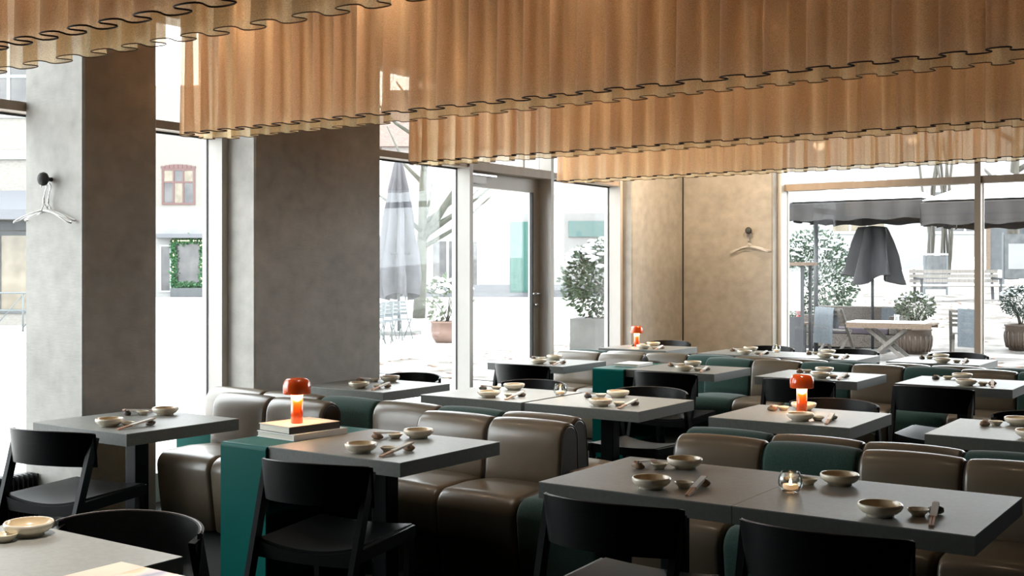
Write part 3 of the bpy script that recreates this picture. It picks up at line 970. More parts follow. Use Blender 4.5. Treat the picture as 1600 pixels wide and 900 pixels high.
mat('pot_brown', (0.0527, 0.0360, 0.0260), (0.0744, 0.0527, 0.0391), rough=0.5, scale=4)
mat('grey_canvas', (0.018, 0.017, 0.019), (0.028, 0.027, 0.030), rough=0.85, scale=3)
mat('black_canvas', (0.016, 0.014, 0.014), (0.024, 0.021, 0.020), rough=0.8, scale=3)
mat('pale_canvas', (0.0512, 0.0512, 0.0580), (0.0682, 0.0682, 0.0767), rough=0.85, scale=2)
mat('dark_metal', (0.020, 0.021, 0.024), rough=0.5)
mat('grey_metal', (0.0806, 0.0930, 0.0992), rough=0.5)
mat('teak', (0.0806, 0.0527, 0.0341), (0.1178, 0.0806, 0.0558), rough=0.7, scale=5, stretch=(8, 0.6, 8))
mat('teak_grey', (0.0930, 0.0806, 0.0713), (0.1302, 0.1178, 0.1054), rough=0.75, scale=5, stretch=(8, 8, 0.6))
mat('wicker', (0.0372, 0.0298, 0.0248), (0.0992, 0.0837, 0.0713), rough=0.8, scale=55, detail=1, bump=0.9, bscale=55, bdist=0.01)
mat('cushion_plum', (0.040, 0.030, 0.040), (0.055, 0.042, 0.052), rough=0.9, scale=5)
mat('blanket', (0.0806, 0.0930, 0.1054), (0.1023, 0.1147, 0.1271), rough=0.95, scale=40)
mat('red_glass', (0.16, 0.008, 0.008), rough=0.3)
mat('render_white', (0.1860, 0.1860, 0.1860), (0.2108, 0.2108, 0.2108), rough=0.9, scale=1)
mat('brick_pale', (0.1488, 0.1395, 0.1271), (0.1860, 0.1767, 0.1612), rough=0.9, scale=9, stretch=(1, 1, 3))
mat('brick_pink', (0.25, 0.225, 0.215), (0.29, 0.265, 0.255), rough=0.9, scale=6, stretch=(1, 1, 3))
mat('red_frame', (0.0806, 0.0384, 0.0360), rough=0.6)
mat('pane_dark', (0.0279, 0.0279, 0.0310), (0.0682, 0.0651, 0.0651), rough=0.15, scale=1.2)
mat('pane_lit', (0.0992, 0.0806, 0.0558), (0.1612, 0.1364, 0.0992), rough=0.2, scale=2)
mat('white_frame', (0.28, 0.31, 0.31), rough=0.6)
mat('awning_grey', (0.0930, 0.0961, 0.1085), rough=0.7)
mat('slate_dark', (0.045, 0.05, 0.055), (0.06, 0.065, 0.07), rough=0.7, scale=4)
mat('door_green', (0.0124, 0.0713, 0.0589), (0.0186, 0.0868, 0.0713), rough=0.5, scale=3, stretch=(6, 6, 0.3))
mat('panel_mint', (0.0620, 0.1147, 0.1116), rough=0.6)
mat('garland', (0.015, 0.07, 0.025), (0.045, 0.13, 0.05), rough=0.8, scale=20)
mat('fairy_light', (1, 0.9, 0.6), emit=(1.0, 0.72, 0.35), estr=1.2)
mat('roof_tile', (0.10, 0.07, 0.06), (0.14, 0.10, 0.085), rough=0.9, scale=6)
mat('chalkboard', (0.0496, 0.0527, 0.0558), (0.0806, 0.0837, 0.0868), rough=0.8, scale=5)

YC, YS = math.cos(R(34.6)), math.sin(R(34.6))
def street(x, y, z=0.0):
    """street frame: x across the square, y away from the building corner"""
    return (x * YC - y * YS, x * YS + y * YC, z)
def gz(u, v):
    k = max(0.0, min(1.0, (u + 20) / 6.0))
    return -0.03 + k * 0.062 * max(0.0, min(40.0, v - 22.0))
rows = []
for i in range(72):
    u = -75 + i * 1.5
    rows.append([(u, v, gz(u, v)) for v in [-14 + 1.6 * j for j in range(75)]])
tag(MB().grid([r for r in rows], False).build('ground', 'cobbles'), 'snow-dusted cobbled square outside the windows', 'ground', kind='structure')
# ground must face up
me = bpy.data.objects['ground'].data
bm = bmesh.new(); bm.from_mesh(me); bmesh.ops.recalc_face_normals(bm, faces=bm.faces)
if sum(f.normal.z for f in bm.faces) < 0:
    bmesh.ops.reverse_faces(bm, faces=bm.faces)
bm.to_mesh(me); bm.free()
rows = []
for i in range(24):
    u = -13.0 + i * 1.0
    rows.append([(u, v, gz(u, v) + 0.012) for v in [13.1 + 1.0 * j for j in range(30)]])
o = MB().grid([r[::-1] for r in rows], False).build('courtyard_ground', 'courtyard_grit')
tag(o, 'gritty courtyard ground with fallen leaves past the wide window', 'ground', kind='structure')
# kerb slabs along the street glazing
kb = thing('paving_strip', (-7.1, 5.5, -0.03), 'strip of large stone slabs along the street windows', 'pavement', kind='structure')
sl = None
for k in range(13):
    for row in range(2):
        y = -6.5 + k * 1.0 + (0.5 if row else 0)
        if sl is None:
            sl = MB().box(-0.32, 0.32, -0.49, 0.49, 0, 0.02).mesh('paving_slab'); sl.materials.append(MATS['paving'])
        link('paving_slab', sl, kb, (0.40 - row * 0.66, y, 0))

# ------------------------------------------------------------------ plants
def foliage(n, size, ctr, rad, r, shell=0.55, zmin=None):
    mb = MB()
    for _ in range(n):
        while True:
            p = Vector((r.uniform(-1, 1), r.uniform(-1, 1), r.uniform(-1, 1)))
            if shell < p.length < 1:
                break
        q = Vector((ctr[0] + p.x * rad[0], ctr[1] + p.y * rad[1], ctr[2] + p.z * rad[2]))
        if zmin is not None and q.z < zmin:
            q.z = zmin + r.uniform(0, 0.1)
        d = (p + Vector((r.uniform(-1, 1), r.uniform(-1, 1), r.uniform(-0.6, 1))) * 0.8).normalized()
        s = d.orthogonal().normalized()
        s.rotate(Matrix.Rotation(r.uniform(0, 6.28), 3, d))
        l = size * r.uniform(0.6, 1.25)
        nrm = d.cross(s) * l * 0.12
        mb.add([q, q + d * l * 0.5 + s * l * 0.28 + nrm, q + d * l, q + d * l * 0.5 - s * l * 0.28 + nrm], [(0, 1, 2, 3)])
    return mb
def snowcap(n, size, ctr, rad, r):
    mb = MB()
    for _ in range(n):
        a = r.uniform(0, 6.28); t = math.sqrt(r.uniform(0, 1))
        x, y = t * math.cos(a), t * math.sin(a)
        z = math.sqrt(max(0, 1 - t * t * 0.9)) * r.uniform(0.75, 1.03)
        q = (ctr[0] + x * rad[0], ctr[1] + y * rad[1], ctr[2] + z * rad[2])
        s = size * r.uniform(0.5, 1.3)
        mb.lathe([(0.0, -s * 0.12), (s * 0.5, 0.0), (s * 0.32, s * 0.16), (0.0, s * 0.22)], 6, q[0], q[1], q[2])
    return mb
def shrub(root, n, size, ctr, rad, m, seed, snow=0, stems=5, zbase=0.0, shell=0.5):
    r = random.Random(seed)
    f = foliage(n, size, ctr, rad, r, shell).build('foliage', m, root); f['kind'] = 'stuff'
    if snow:
        s = snowcap(snow, size * 1.6, ctr, rad, r).build('snow', 'snow', root); s['kind'] = 'stuff'
    for k in range(stems):
        a = r.uniform(0, 6.28)
        MB().tube([(r.uniform(-.04, .04) + ctr[0], r.uniform(-.04, .04) + ctr[1], zbase), (ctr[0] + math.cos(a) * rad[0] * 0.2, ctr[1] + math.sin(a) * rad[1] * 0.2, (zbase + ctr[2]) / 2), (ctr[0] + math.cos(a) * rad[0] * 0.6, ctr[1] + math.sin(a) * rad[1] * 0.6, ctr[2])], 0.012, 5).build('stem', 'bark', root)
t = thing('planted_shrub_box', (-7.52, 13.45, -0.03), 'snowy leafy shrub in a grey concrete planter right of the door', 'plant')
t.rotation_euler = (0, 0, R(20))
p_ = MB(); p_.box(-0.62, 0.62, -0.33, 0.33, 0, 0.93)
p_.build('planter', 'planter_concrete', t, 0.012)
shrub(t, 2600, 0.085, (0, 0, 1.42), (0.80, 0.48, 0.60), 'leaf_green', 4, 240, 9, 0.90)

def round_pot(loc, r0, h, m, label, fol, n, size, ctr, rad, seed, snow, ribs=False):
    t = thing('potted_shrub', loc, label, 'plant')
    prof = [(0.0, 0.0), (r0 * 0.70, 0.0), (r0 * 0.92, h * 0.25), (r0, h * 0.55), (r0 * 0.96, h * 0.9), (r0 * 1.02, h * 0.92), (r0 * 1.02, h), (r0 * 0.9, h), (r0 * 0.88, h * 0.9), (0.0, h * 0.9)]
    MB().lathe(prof, 28).build('pot', m, t)
    if ribs:
        for k in range(20):
            a = 2 * math.pi * k / 20
            MB().tube([(r0 * q * math.cos(a), r0 * q * math.sin(a), h * z) for q, z in ((0.86, 0.12), (0.965, 0.35), (1.0, 0.55), (0.985, 0.72))], 0.018, 5).build('rib', m, t)
    shrub(t, n, size, ctr, rad, fol, seed, snow, 6, h * 0.9)
x, y, z = street(-1.42, 25)
round_pot((x, y, -0.03), 0.36, 0.47, 'terracotta', 'pale shrub in a round terracotta pot on the cobbles', 'leaf_pale', 260, 0.13, (0, 0, 0.95), (0.55, 0.45, 0.5), 5, 30)
round_pot((-5.92, 21.85, -0.03), 0.31, 0.50, 'pot_brown', 'grey-leaved shrub in a ribbed pot behind the garden table', 'leaf_pale', 900, 0.07, (0, 0, 0.90), (0.36, 0.34, 0.26), 6, 40, True)
round_pot((-4.30, 23.1, gz(-4.3, 23.1)), 0.29, 0.50, 'pot_brown', 'snow-capped round box shrub in a brown pot at the right edge', 'leaf_dark', 1500, 0.05, (0.0, 0, 0.92), (0.37, 0.36, 0.29), 7, 90, True)
x, y, z = street(16.3, 33)
t = thing('potted_shrub', (x, y, gz(x, y)), 'second snowy round shrub farther back at the right edge', 'plant')
MB().lathe([(0.0, 0), (0.28, 0), (0.36, 0.3), (0.36, 0.5), (0.0, 0.5)], 24).build('pot', 'pot_brown', t)
shrub(t, 700, 0.09, (0, 0, 0.95), (0.65, 0.6, 0.42), 'leaf_green', 8, 60, 4, 0.45)

# hedge behind the sofa
t = thing('hedge', (-9.35, 26.0, gz(-9.35, 26.0)), 'snowy green hedge behind the wicker sofa', 'hedge')
f = foliage(3800, 0.10, (0, 0, 1.15), (1.05, 0.8, 1.15), random.Random(12), 0.55, 0.05).build('foliage', 'leaf_green', t); f['kind'] = 'stuff'
s_ = snowcap(140, 0.15, (0, 0, 1.15), (1.02, 0.75, 1.12), random.Random(13)).build('snow', 'snow', t); s_['kind'] = 'stuff'

# fallen leaves
r = random.Random(21)
mb = MB()
for _ in range(900):
    if r.random() < 0.5:
        x, y, _z = street(r.uniform(-6, 4), r.uniform(16, 40))
    else:
        x, y = r.uniform(-12, -1), r.uniform(15, 34)
    if y < 13.2 and x > -6.8:
        continue
    z = gz(x, y) + 0.018; a = r.uniform(0, 6.28); s = r.uniform(0.04, 0.09)
    c_, s2 = math.cos(a) * s, math.sin(a) * s
    mb.add([(x - c_, y - s2, z), (x + s2 * .5, y - c_ * .5, z + 0.01), (x + c_, y + s2, z), (x - s2 * .5, y + c_ * .5, z + 0.012)], [(0, 1, 2, 3)])
tag(mb.build('fallen_leaves', 'leaf_fallen'), 'scattered reddish fallen leaves on the ground outside', 'leaves', kind='stuff')

# ------------------------------------------------------------------ trees
def tree(name, loc, spec, m, label):
    t = thing(name, loc, label, 'tree')
    for k, (pts, r0, r1) in enumerate(spec):
        n = len(pts)
        MB().tube(pts, 0, 8, radii=[r0 + (r1 - r0) * i / (n - 1) for i in range(n)]).build('trunk' if k == 0 else 'branch', m, t)
    return t
def branchy(seed, h, lean=0.0, n=12, r0=0.16, spread=2.2):
    r = random.Random(seed)
    sp = [([(0, 0, 0), (lean * .3, 0.05, h * .35), (lean * .6, 0, h * .7), (lean, 0.1, h)], r0, r0 * 0.35)]
    for k in range(n):
        t = r.uniform(0.35, 0.98)
        b = (lean * t, 0.0, h * t); a = r.uniform(0, 6.28); l = spread * r.uniform(0.5, 1.1)
        sp.append(([b, (b[0] + math.cos(a) * l * .5, b[1] + math.sin(a) * l * .5, b[2] + l * .30), (b[0] + math.cos(a) * l, b[1] + math.sin(a) * l, b[2] + l * r.uniform(.45, .9))], r0 * 0.38, r0 * 0.1))
    return sp
x, y, z = street(-3.1, 38)
t = tree('bare_tree', (x, y, -0.03), branchy(31, 6.5, 0.3, 14, 0.22, 3.2) + [([(0.1, 0, 2.6), (0.7 * YC, 0.7 * YS, 3.5), (1.3 * YC, 1.3 * YS, 4.4), (2.6 * YC, 2.6 * YS, 5.6)], 0.15, 0.07)], 'bark_pale', 'bare pale tree with spreading branches past the folded umbrella')
x, y, z = street(17.5, 40)
tree('bare_tree', (x, y, gz(x, y)), branchy(37, 5.5, 0.2, 8, 0.26, 2.4), 'bark', 'thick tree trunk at the right edge of the courtyard')
x, y, z = street(15.7, 42)
t = thing('tree_cluster', (x, y, gz(x, y)), 'slender bare stems growing together behind the courtyard bench', 'tree')
r = random.Random(3)
for k in range(9):
    a, b = r.uniform(-0.4, 0.4), r.uniform(-0.3, 0.3)
    MB().tube([(a, b, 0), (a + r.uniform(-.15, .15), b, 1.6), (a + r.uniform(-.3, .3), b, 3.2), (a + r.uniform(-.7, .7), b, 5.2)], 0.045, 5).build('stem', 'bark', t)

# ------------------------------------------------------------------ buildings on the square
def bldg(x, y, label):
    a, b, c = street(x, y)
    t = thing('building', (a, b, -0.03), label, 'building')
    t.rotation_euler = (0, 0, R(34.6))
    return t
def frame_window(root, x0, x1, z0, z1, fm, pm, nx=1, nz=1, fw=0.12, zs=None, dep=0.05):
    """window part with recessed panes as sub-parts; wall face is y = 0, outside towards -y"""
    mb = MB()
    mb.box(x0, x0 + fw, -dep, 0.05, z0, z1); mb.box(x1 - fw, x1, -dep, 0.05, z0, z1)
    mb.box(x0 + fw, x1 - fw, -dep, 0.05, z0, z0 + fw); mb.box(x0 + fw, x1 - fw, -dep, 0.05, z1 - fw, z1)
    xs = [x0 + fw + (x1 - x0 - 2 * fw) * k / nx for k in range(nx + 1)]
    zz = zs or [z0 + fw + (z1 - z0 - 2 * fw) * k / nz for k in range(nz + 1)]
    for k in range(1, nx):
        mb.box(xs[k] - fw * .4, xs[k] + fw * .4, -dep, 0.05, z0 + fw, z1 - fw)
    for k in range(1, len(zz) - 1):
        for j in range(nx):
            mb.box(xs[j] + fw * .4, xs[j + 1] - fw * .4, -dep, 0.05, zz[k] - fw * .4, zz[k] + fw * .4)
    wdo = mb.build('window', fm, root)
    for j in range(nx):
        for k in range(len(zz) - 1):
            box('pane', (xs[j], xs[j + 1], -0.012, 0.0, zz[k], zz[k + 1]), pm if not isinstance(pm, list) else pm[(j + k) % len(pm)], wdo)
    return wdo
# shop with the garland (seen through the narrow window)
s1 = bldg(-20.2, 70, 'pale brick building with a red-framed window above a garlanded shop front')
box('ground_floor_wall', (-12, 8, 0, 8, 0, 5.5), 'render_white', s1)
box('upper_wall', (-12, 8, 0.0, 8, 5.5, 13), 'brick_pale', s1)
wd = frame_window(s1, -1.28, 0.76, 5.66, 7.9, 'red_frame', ['pane_dark', 'pane_lit'], 3, 2, 0.13, [5.79, 7.05, 7.77])
mb = MB()
for k in range(8):
    a0 = -1.34 + k * 0.27
    zc = 7.9 + 0.14 * (1 - ((a0 + 0.135 + 0.26) / 1.08) ** 2)
    mb.box(a0, a0 + 0.25, -0.06, 0.02, 7.90, zc + 0.10)
mb.build('brick_arch', 'red_frame', s1)
box('shop_ledge', (-1.6, 1.65, -0.6, 0.0, 3.62, 3.86), 'awning_grey', s1)
shop = frame_window(s1, -0.60, 1.32, 0.62, 3.55, 'white_frame', 'pane_dark', 1, 1, 0.10)
dr = frame_window(s1, -1.42, -0.68, 0.30, 3.2, 'white_frame', 'pane_dark', 1, 1, 0.10)
r = random.Random(9); gr = MB()
path = [(-0.50, 0.7), (-0.52, 3.45), (1.24, 3.45), (1.22, 0.7), (-0.5, 0.72)]
for k in range(1500):
    i = r.choice([0, 0, 1, 2, 2, 3]); t_ = r.random()
    px_ = path[i][0] + (path[i + 1][0] - path[i][0]) * t_; pz_ = path[i][1] + (path[i + 1][1] - path[i][1]) * t_
    q = Vector((px_ + r.gauss(0, 0.085), -0.15 + r.gauss(0, 0.05), pz_ + r.gauss(0, 0.085)))
    d = Vector((r.uniform(-1, 1), r.uniform(-1, 0.2), r.uniform(-1, 1))).normalized(); s = d.orthogonal() * 0.05
    gr.add([q, q + d * 0.08 + s, q + d * 0.17, q + d * 0.08 - s], [(0, 1, 2, 3)])
g_ = gr.build('fir_garland', 'garland', s1); g_['kind'] = 'stuff'
fl = MB()
for k in range(26):
    i = r.choice([0, 1, 1, 2]); t_ = r.random()
    fl.lathe([(0, -0.035), (0.035, 0), (0, 0.035)], 6, path[i][0] + (path[i + 1][0] - path[i][0]) * t_ + r.gauss(0, .05), -0.27, path[i][1] + (path[i + 1][1] - path[i][1]) * t_)
g_ = fl.build('fairy_lights', 'fairy_light', g_); g_['kind'] = 'stuff'
box('flower_box', (-0.62, 1.34, -0.5, -0.02, 0.02, 0.56), 'slate_dark', s1)
# corner shop seen left of the column
s2 = bldg(-15.2, 33, 'shop building with a grey awning seen left of the concrete column')
box('wall', (-9, 2.6, 0.0, 7, 0, 12), 'brick_pale', s2)
box('stone_band', (-9, 2.6, -0.10, 0.0, 4.8, 5.05), 'render_white', s2)
mb = MB(); mb.add([(-8, 0, 3.9), (2.4, 0, 3.9), (2.4, -1.1, 3.3), (-8, -1.1, 3.3), (-8, 0, 3.87), (2.4, 0, 3.87), (2.4, -1.1, 3.02), (-8, -1.1, 3.02)],
    [(0, 1, 2, 3), (7, 6, 5, 4), (3, 2, 6, 7), (1, 0, 4, 5), (0, 3, 7, 4), (2, 1, 5, 6)])
mb.build('awning', 'awning_grey', s2)
box('fascia', (-8, 2.4, -0.12, 0.0, 2.75, 3.0), 'slate_dark', s2)
for k in range(5):
    frame_window(s2, -7.5 + k * 1.95, -5.62 + k * 1.95, 0.35, 2.72, 'slate_dark', ['pane_lit', 'pane_dark'], 2, 1, 0.12)
for k in range(4):
    frame_window(s2, -7.2 + k * 2.4, -5.9 + k * 2.4, 6.0, 8.4, 'white_frame', 'pane_dark', 2, 2, 0.10)
a, b, c_ = street(-13.4, 29.5)
t = thing('bicycle_rack', (a, b, -0.03), 'pale metal railing on the cobbles left of the column', 'railing', None, R(34.6))
for z_ in (0.55, 1.0):
    MB().tube([(-1.6, 0, z_), (1.6, 0, z_)], 0.025, 6).build('rail', 'grey_metal', t)
for k in range(5):
    MB().tube([(-1.5 + k * 0.75, 0, 0), (-1.5 + k * 0.75, 0, 1.0)], 0.025, 6).build('post', 'grey_metal', t)
for k in range(4):
    MB().tube([(-1.5 + k * 0.75, 0, 0.1), (-0.75 + k * 0.75, 0, 0.95)], 0.015, 5).build('brace', 'grey_metal', t)
# long low white building (seen through the door)
s3 = bldg(0, 70, 'long white rendered building with a green door and pale sign across the square')
box('ground_floor_wall', (-8, 14, 0.0, 9, 0, 5.15), 'render_white', s3)
box('upper_wall', (-8, 14, 0.02, 9, 5.15, 9.2), 'brick_pink', s3)
box('base_band', (-8, 14, -0.06, 0.0, 0, 0.75), 'awning_grey', s3)
mb = MB(); mb.add([(-8.4, -0.5, 9.2), (14.4, -0.5, 9.2), (14.4, 5, 13.5), (-8.4, 5, 13.5), (14.4, 10, 9.2), (-8.4, 10, 9.2)], [(0, 1, 2, 3), (3, 2, 4, 5), (0, 5, 4, 1), (0, 3, 5), (1, 4, 2)])
mb.build('roof', 'roof_tile', s3)
frame_window(s3, -5.03, -1.96, 0.36, 3.6, 'white_frame', 'pane_dark', 3, 1, 0.18)
gd = box('green_door', (-0.12, 1.26, -0.10, 0.0, 0.3, 4.62), 'door_green', s3)
for k in range(6):
    box('plank', (-0.08 + k * 0.22, 0.12 + k * 0.22, -0.135, -0.10, 0.4, 4.5), 'door_green', gd)
box('sign_board', (3.46, 6.4, -0.12, 0.0, 3.70, 4.66), 'panel_mint', s3)
frame_window(s3, 7.2, 9.4, 0.9, 3.6, 'white_frame', 'pane_dark', 2, 1, 0.15)
# courtyard back wall and shed
s4 = bldg(17.0, 56, 'pale building closing the courtyard beyond the trees')
box('wall', (-9, 12, 0.0, 5, 0, 11), 'render_white', s4)
frame_window(s4, -1.4, 1.4, 3.4, 5.6, 'white_frame', 'pane_lit', 3, 1, 0.14)
frame_window(s4, 3.4, 6.2, 3.4, 5.6, 'white_frame', 'pane_dark', 3, 1, 0.14)
a, b, c_ = street(19.8, 45)
t = thing('garden_shed', (a, b, gz(a, b)), 'dark open shed under the parasol at the right edge', 'shed', None, R(34.6))
box('wall', (-1.0, 2.0, 0.0, 0.1, 0, 2.5), 'slate_dark', t)
for q in (-1.05, 0.5, 2.0):
    MB().bar((q, -0.1, 0), (q, -0.1, 2.6), 0.12).build('post', 'teak', t)
box('roof', (-1.3, 2.3, -0.5, 0.5, 2.6, 2.7), 'slate_dark', t)

# ------------------------------------------------------------------ street furniture on the square
def folded_canopy(root, prof, folds, m, seed, name='canopy', ecc=1.0):
    r = random.Random(seed); n = folds * 8
    rows = []
    for rad, z in prof:
        rw = []
        for k in range(n):
            a = 2 * math.pi * k / n
            q = 1 + 0.42 * math.sin(folds * a + 0.5 * math.sin(z * 3 + seed)) * min(1, rad * 4) + 0.08 * math.sin(2.3 * folds * a + z * 5)
            zz = z + (0.10 * math.sin(folds * a * 0.5 + seed) if z == prof[0][1] else 0)
            rw.append((rad * q * math.cos(a), rad * q * math.sin(a) * ecc, zz))
        rows.append(rw)
    return MB().grid(rows, True, closed=True).build(name, m, root)
a, b, c_ = street(-2.78, 28)
t = thing('folded_umbrella', (a, b, -0.03), 'pale folded market umbrella standing on the cobbles', 'umbrella')
MB().tube([(0, 0, 0.05), (0, 0, 4.4)], 0.035, 8).build('pole', 'grey_metal', t)
box('base', (-0.4, 0.4, -0.4, 0.4, 0, 0.1), 'planter_concrete', t)
folded_canopy(t, [(0.40, 0.95), (0.44, 1.4), (0.36, 2.1), (0.27, 2.9), (0.20, 3.6), (0.10, 4.2), (0.03, 4.35)], 7, 'pale_canvas', 2)
MB().tube([(0.36 * math.cos(k * .5), 0.36 * math.sin(k * .5), 2.0) for k in range(13)], 0.02, 5, closed=True).build('strap', 'grey_canvas', t)
def bistro_chair(loc, rz, label, m='grey_metal'):
    t = thing('folding_bistro_chair', loc, label, 'chair', 'pale folding chairs stacked on the square', rz)
    for s in (-1, 1):
        MB().tube([(s * 0.20, 0.25, 0.0), (s * 0.20, -0.05, 0.45), (s * 0.20, -0.22, 0.88)], 0.014, 5).build('leg', m, t)
        MB().tube([(s * 0.18, -0.25, 0.0), (s * 0.18, 0.2, 0.45)], 0.014, 5).build('leg', m, t)
    for k in range(6):
        box('seat_slat', (-0.21, 0.21, -0.19 + k * 0.07, -0.14 + k * 0.07, 0.445, 0.46), m, t)
    for k in range(4):
        MB().bar((-0.2, -0.10 - k * 0.035, 0.58 + k * 0.085), (0.2, -0.10 - k * 0.035, 0.58 + k * 0.085), 0.012, 0.055).build('back_slat', m, t)
for k in range(4):
    a, b, c_ = street(-2.95 + 0.12 * k, 24.3 + 0.75 * k)
    bistro_chair((a, b, -0.03), R(200 + 14 * k), ['pale folding chair at the front of the stack by the umbrella', 'second pale folding chair by the folded umbrella', 'third pale folding chair by the folded umbrella', 'rear pale folding chair by the folded umbrella'][k])

# ------------------------------------------------------------------ courtyard parasols
def parasol(u0, u1, v0, v1, zb, zt, label, post=True, seed=1):
    cx, cy = (u0 + u1) / 2, (v0 + v1) / 2
    g0 = gz(cx, cy)
    t = thing('courtyard_parasol', (cx, cy, g0), label, 'parasol', 'black courtyard parasols')
    hx, hy = (u1 - u0) / 2, (v1 - v0) / 2
    zb -= g0; zt -= g0
    ap = (0, 0, zt + 0.55)
    co_ = [(-hx, -hy, zt), (hx, -hy, zt), (hx, hy, zt), (-hx, hy, zt)]
    MB().add([ap] + co_ + [(0, 0, zt + 0.52)] + [(x, y, z - 0.02) for x, y, z in co_], [(0, 1, 2), (0, 2, 3), (0, 3, 4), (0, 4, 1), (5, 7, 6), (5, 8, 7), (5, 9, 8), (5, 6, 9)]).build('canopy', 'black_canvas', t)
    sc = MB()
    for a, b in ((-hx, -0.02), (-hx, -0.02)):
        pass
    top = MB().add([(ap[0], ap[1], ap[2] + .04)] + [(x * .98, y * .98, z + 0.05) for x, y, z in co_], [(0, 1, 2), (0, 2, 3), (0, 3, 4), (0, 4, 1)])
    top.build('snow', 'snow', t)
    # four hanging valances with soft waves
    for k in range(4):
        p, q = Vector(co_[k]), Vector(co_[(k + 1) % 4])
        rows = []
        nrm = Vector(((q - p).y, -(q - p).x, 0)).normalized()
        n = 40
        for zz, am in ((zt, 0.0), ((zt + zb) / 2, 0.02), (zb, 0.04)):
            rows.append([tuple(p.lerp(q, i / n) + nrm * am * math.sin(i * 0.9 + k + seed) + Vector((0, 0, zz - zt + (0.018 * math.sin(i * 0.55 + seed) if zz == zb else 0)))) for i in range(n + 1)])
        MB().grid(rows, True).build('valance', 'black_canvas', t)
    if post:
        MB().tube([(-hx * 0.72, -hy * 0.5, 0), (-hx * 0.72, -hy * 0.5, zt - 0.1)], 0.045, 8).build('pole', 'dark_metal', t)
    for c in co_:
        MB().bar((0, 0, zt + 0.42), (c[0] * .98, c[1] * .98, zt - 0.05), 0.03).build('rib', 'dark_metal', t)
parasol(-7.95, -5.45, 20.6, 23.2, 2.47, 2.78, 'black snow-topped parasol at the start of the courtyard window', True, 1)
parasol(-5.38, -3.10, 20.2, 22.8, 2.33, 2.70, 'black snow-topped parasol sagging at the window mullion', False, 5)
parasol(-3.00, -0.60, 20.0, 22.6, 2.36, 2.72, 'black snow-topped parasol right of the window mullion', True, 9)

t = thing('folded_parasol', (-6.66, 21.7, -0.03), 'dark grey folded parasol with loose hanging folds', 'parasol')
MB().tube([(0, 0, 0), (0, 0, 2.40)], 0.028, 8).build('pole', 'dark_metal', t)
folded_canopy(t, [(0.43, 1.40), (0.40, 1.55), (0.34, 1.85), (0.27, 2.12), (0.22, 2.34), (0.20, 2.40), (0.04, 2.42)], 6, 'grey_canvas', 4, ecc=0.75)
box('base', (-0.25, 0.25, -0.25, 0.25, 0, 0.08), 'planter_concrete', t)

t = thing('menu_case', (-7.50, 19.75, -0.03), 'narrow glazed display case on legs at the window edge', 'display case')
for x_ in (-0.26, 0.26):
    for y_ in (-0.2, 0.2):
        MB().bar((x_, y_, 0), (x_, y_, 1.66), 0.05).build('post', 'dark_metal', t)
box('roof_board', (-0.36, 0.36, -0.3, 0.3, 1.66, 1.72), 'teak', t)
box('lower_panel', (-0.235, 0.235, -0.21, -0.18, 0.05, 0.75), 'dark_metal', t)
box('glass', (-0.235, 0.235, -0.205, -0.195, 0.78, 1.62), 'thin_glass', t)
box('poster', (-0.2, 0.2, 0.0, 0.01, 0.85, 1.55), 'paper', t)
for k, z_ in enumerate((0.66, 0.86)):
    o = MB().lathe([(0.0, 0), (0.06, 0), (0.075, 0.03), (0.075, 0.10), (0.05, 0.14), (0.0, 0.14)], 16).build('red_lantern', 'red_glass', None, loc=(-7.66 + 0.01 * k, 20.55, 0.58 + k * 0.141))
    tag(o, ['lower red lantern on the side table by the sofa', 'upper red lantern stacked by the sofa'][k], 'lantern')
t = thing('side_table', (-7.66, 20.55, -0.03), 'small dark side table holding red lanterns', 'table')
box('top', (-0.2, 0.2, -0.2, 0.2, 0.58, 0.61), 'teak', t)
for sx in (-1, 1):
    for sy in (-1, 1):
        MB().bar((sx * .17, sy * .17, 0), (sx * .17, sy * .17, 0.58), 0.03).build('leg', 'dark_metal', t)

# wicker sofa
t = thing('wicker_sofa', (-7.22, 22.55, -0.03), 'brown wicker sofa with plum seat cushion behind the garden table', 'sofa')
box('base', (-0.95, 0.95, -0.55, 0.30, 0.08, 0.34), 'wicker', t, 0.02)
box('backrest', (-0.95, 0.95, 0.18, 0.34, 0.345, 0.86), 'wicker', t, 0.03)
for s in (-1, 1):
    box('armrest', (s * 0.86 - 0.09, s * 0.86 + 0.09, -0.55, 0.17, 0.345, 0.70), 'wicker', t, 0.03)
box('seat_cushion', (-0.76, 0.76, -0.56, 0.17, 0.345, 0.46), 'cushion_plum', t, 0.03)
for sx in (-0.85, 0.85):
    for sy in (-0.45, 0.2):
        MB().bar((sx, sy, 0), (sx, sy, 0.08), 0.06).build('foot', 'dark_metal', t)
o = box('seat_throw', (0.45, 0.72, 0.08, 0.175, 0.47, 0.84), 'blanket'); o.location = (-7.22, 22.55, -0.03)
tag(o, 'folded grey blanket leaning at the end of the wicker sofa', 'blanket')

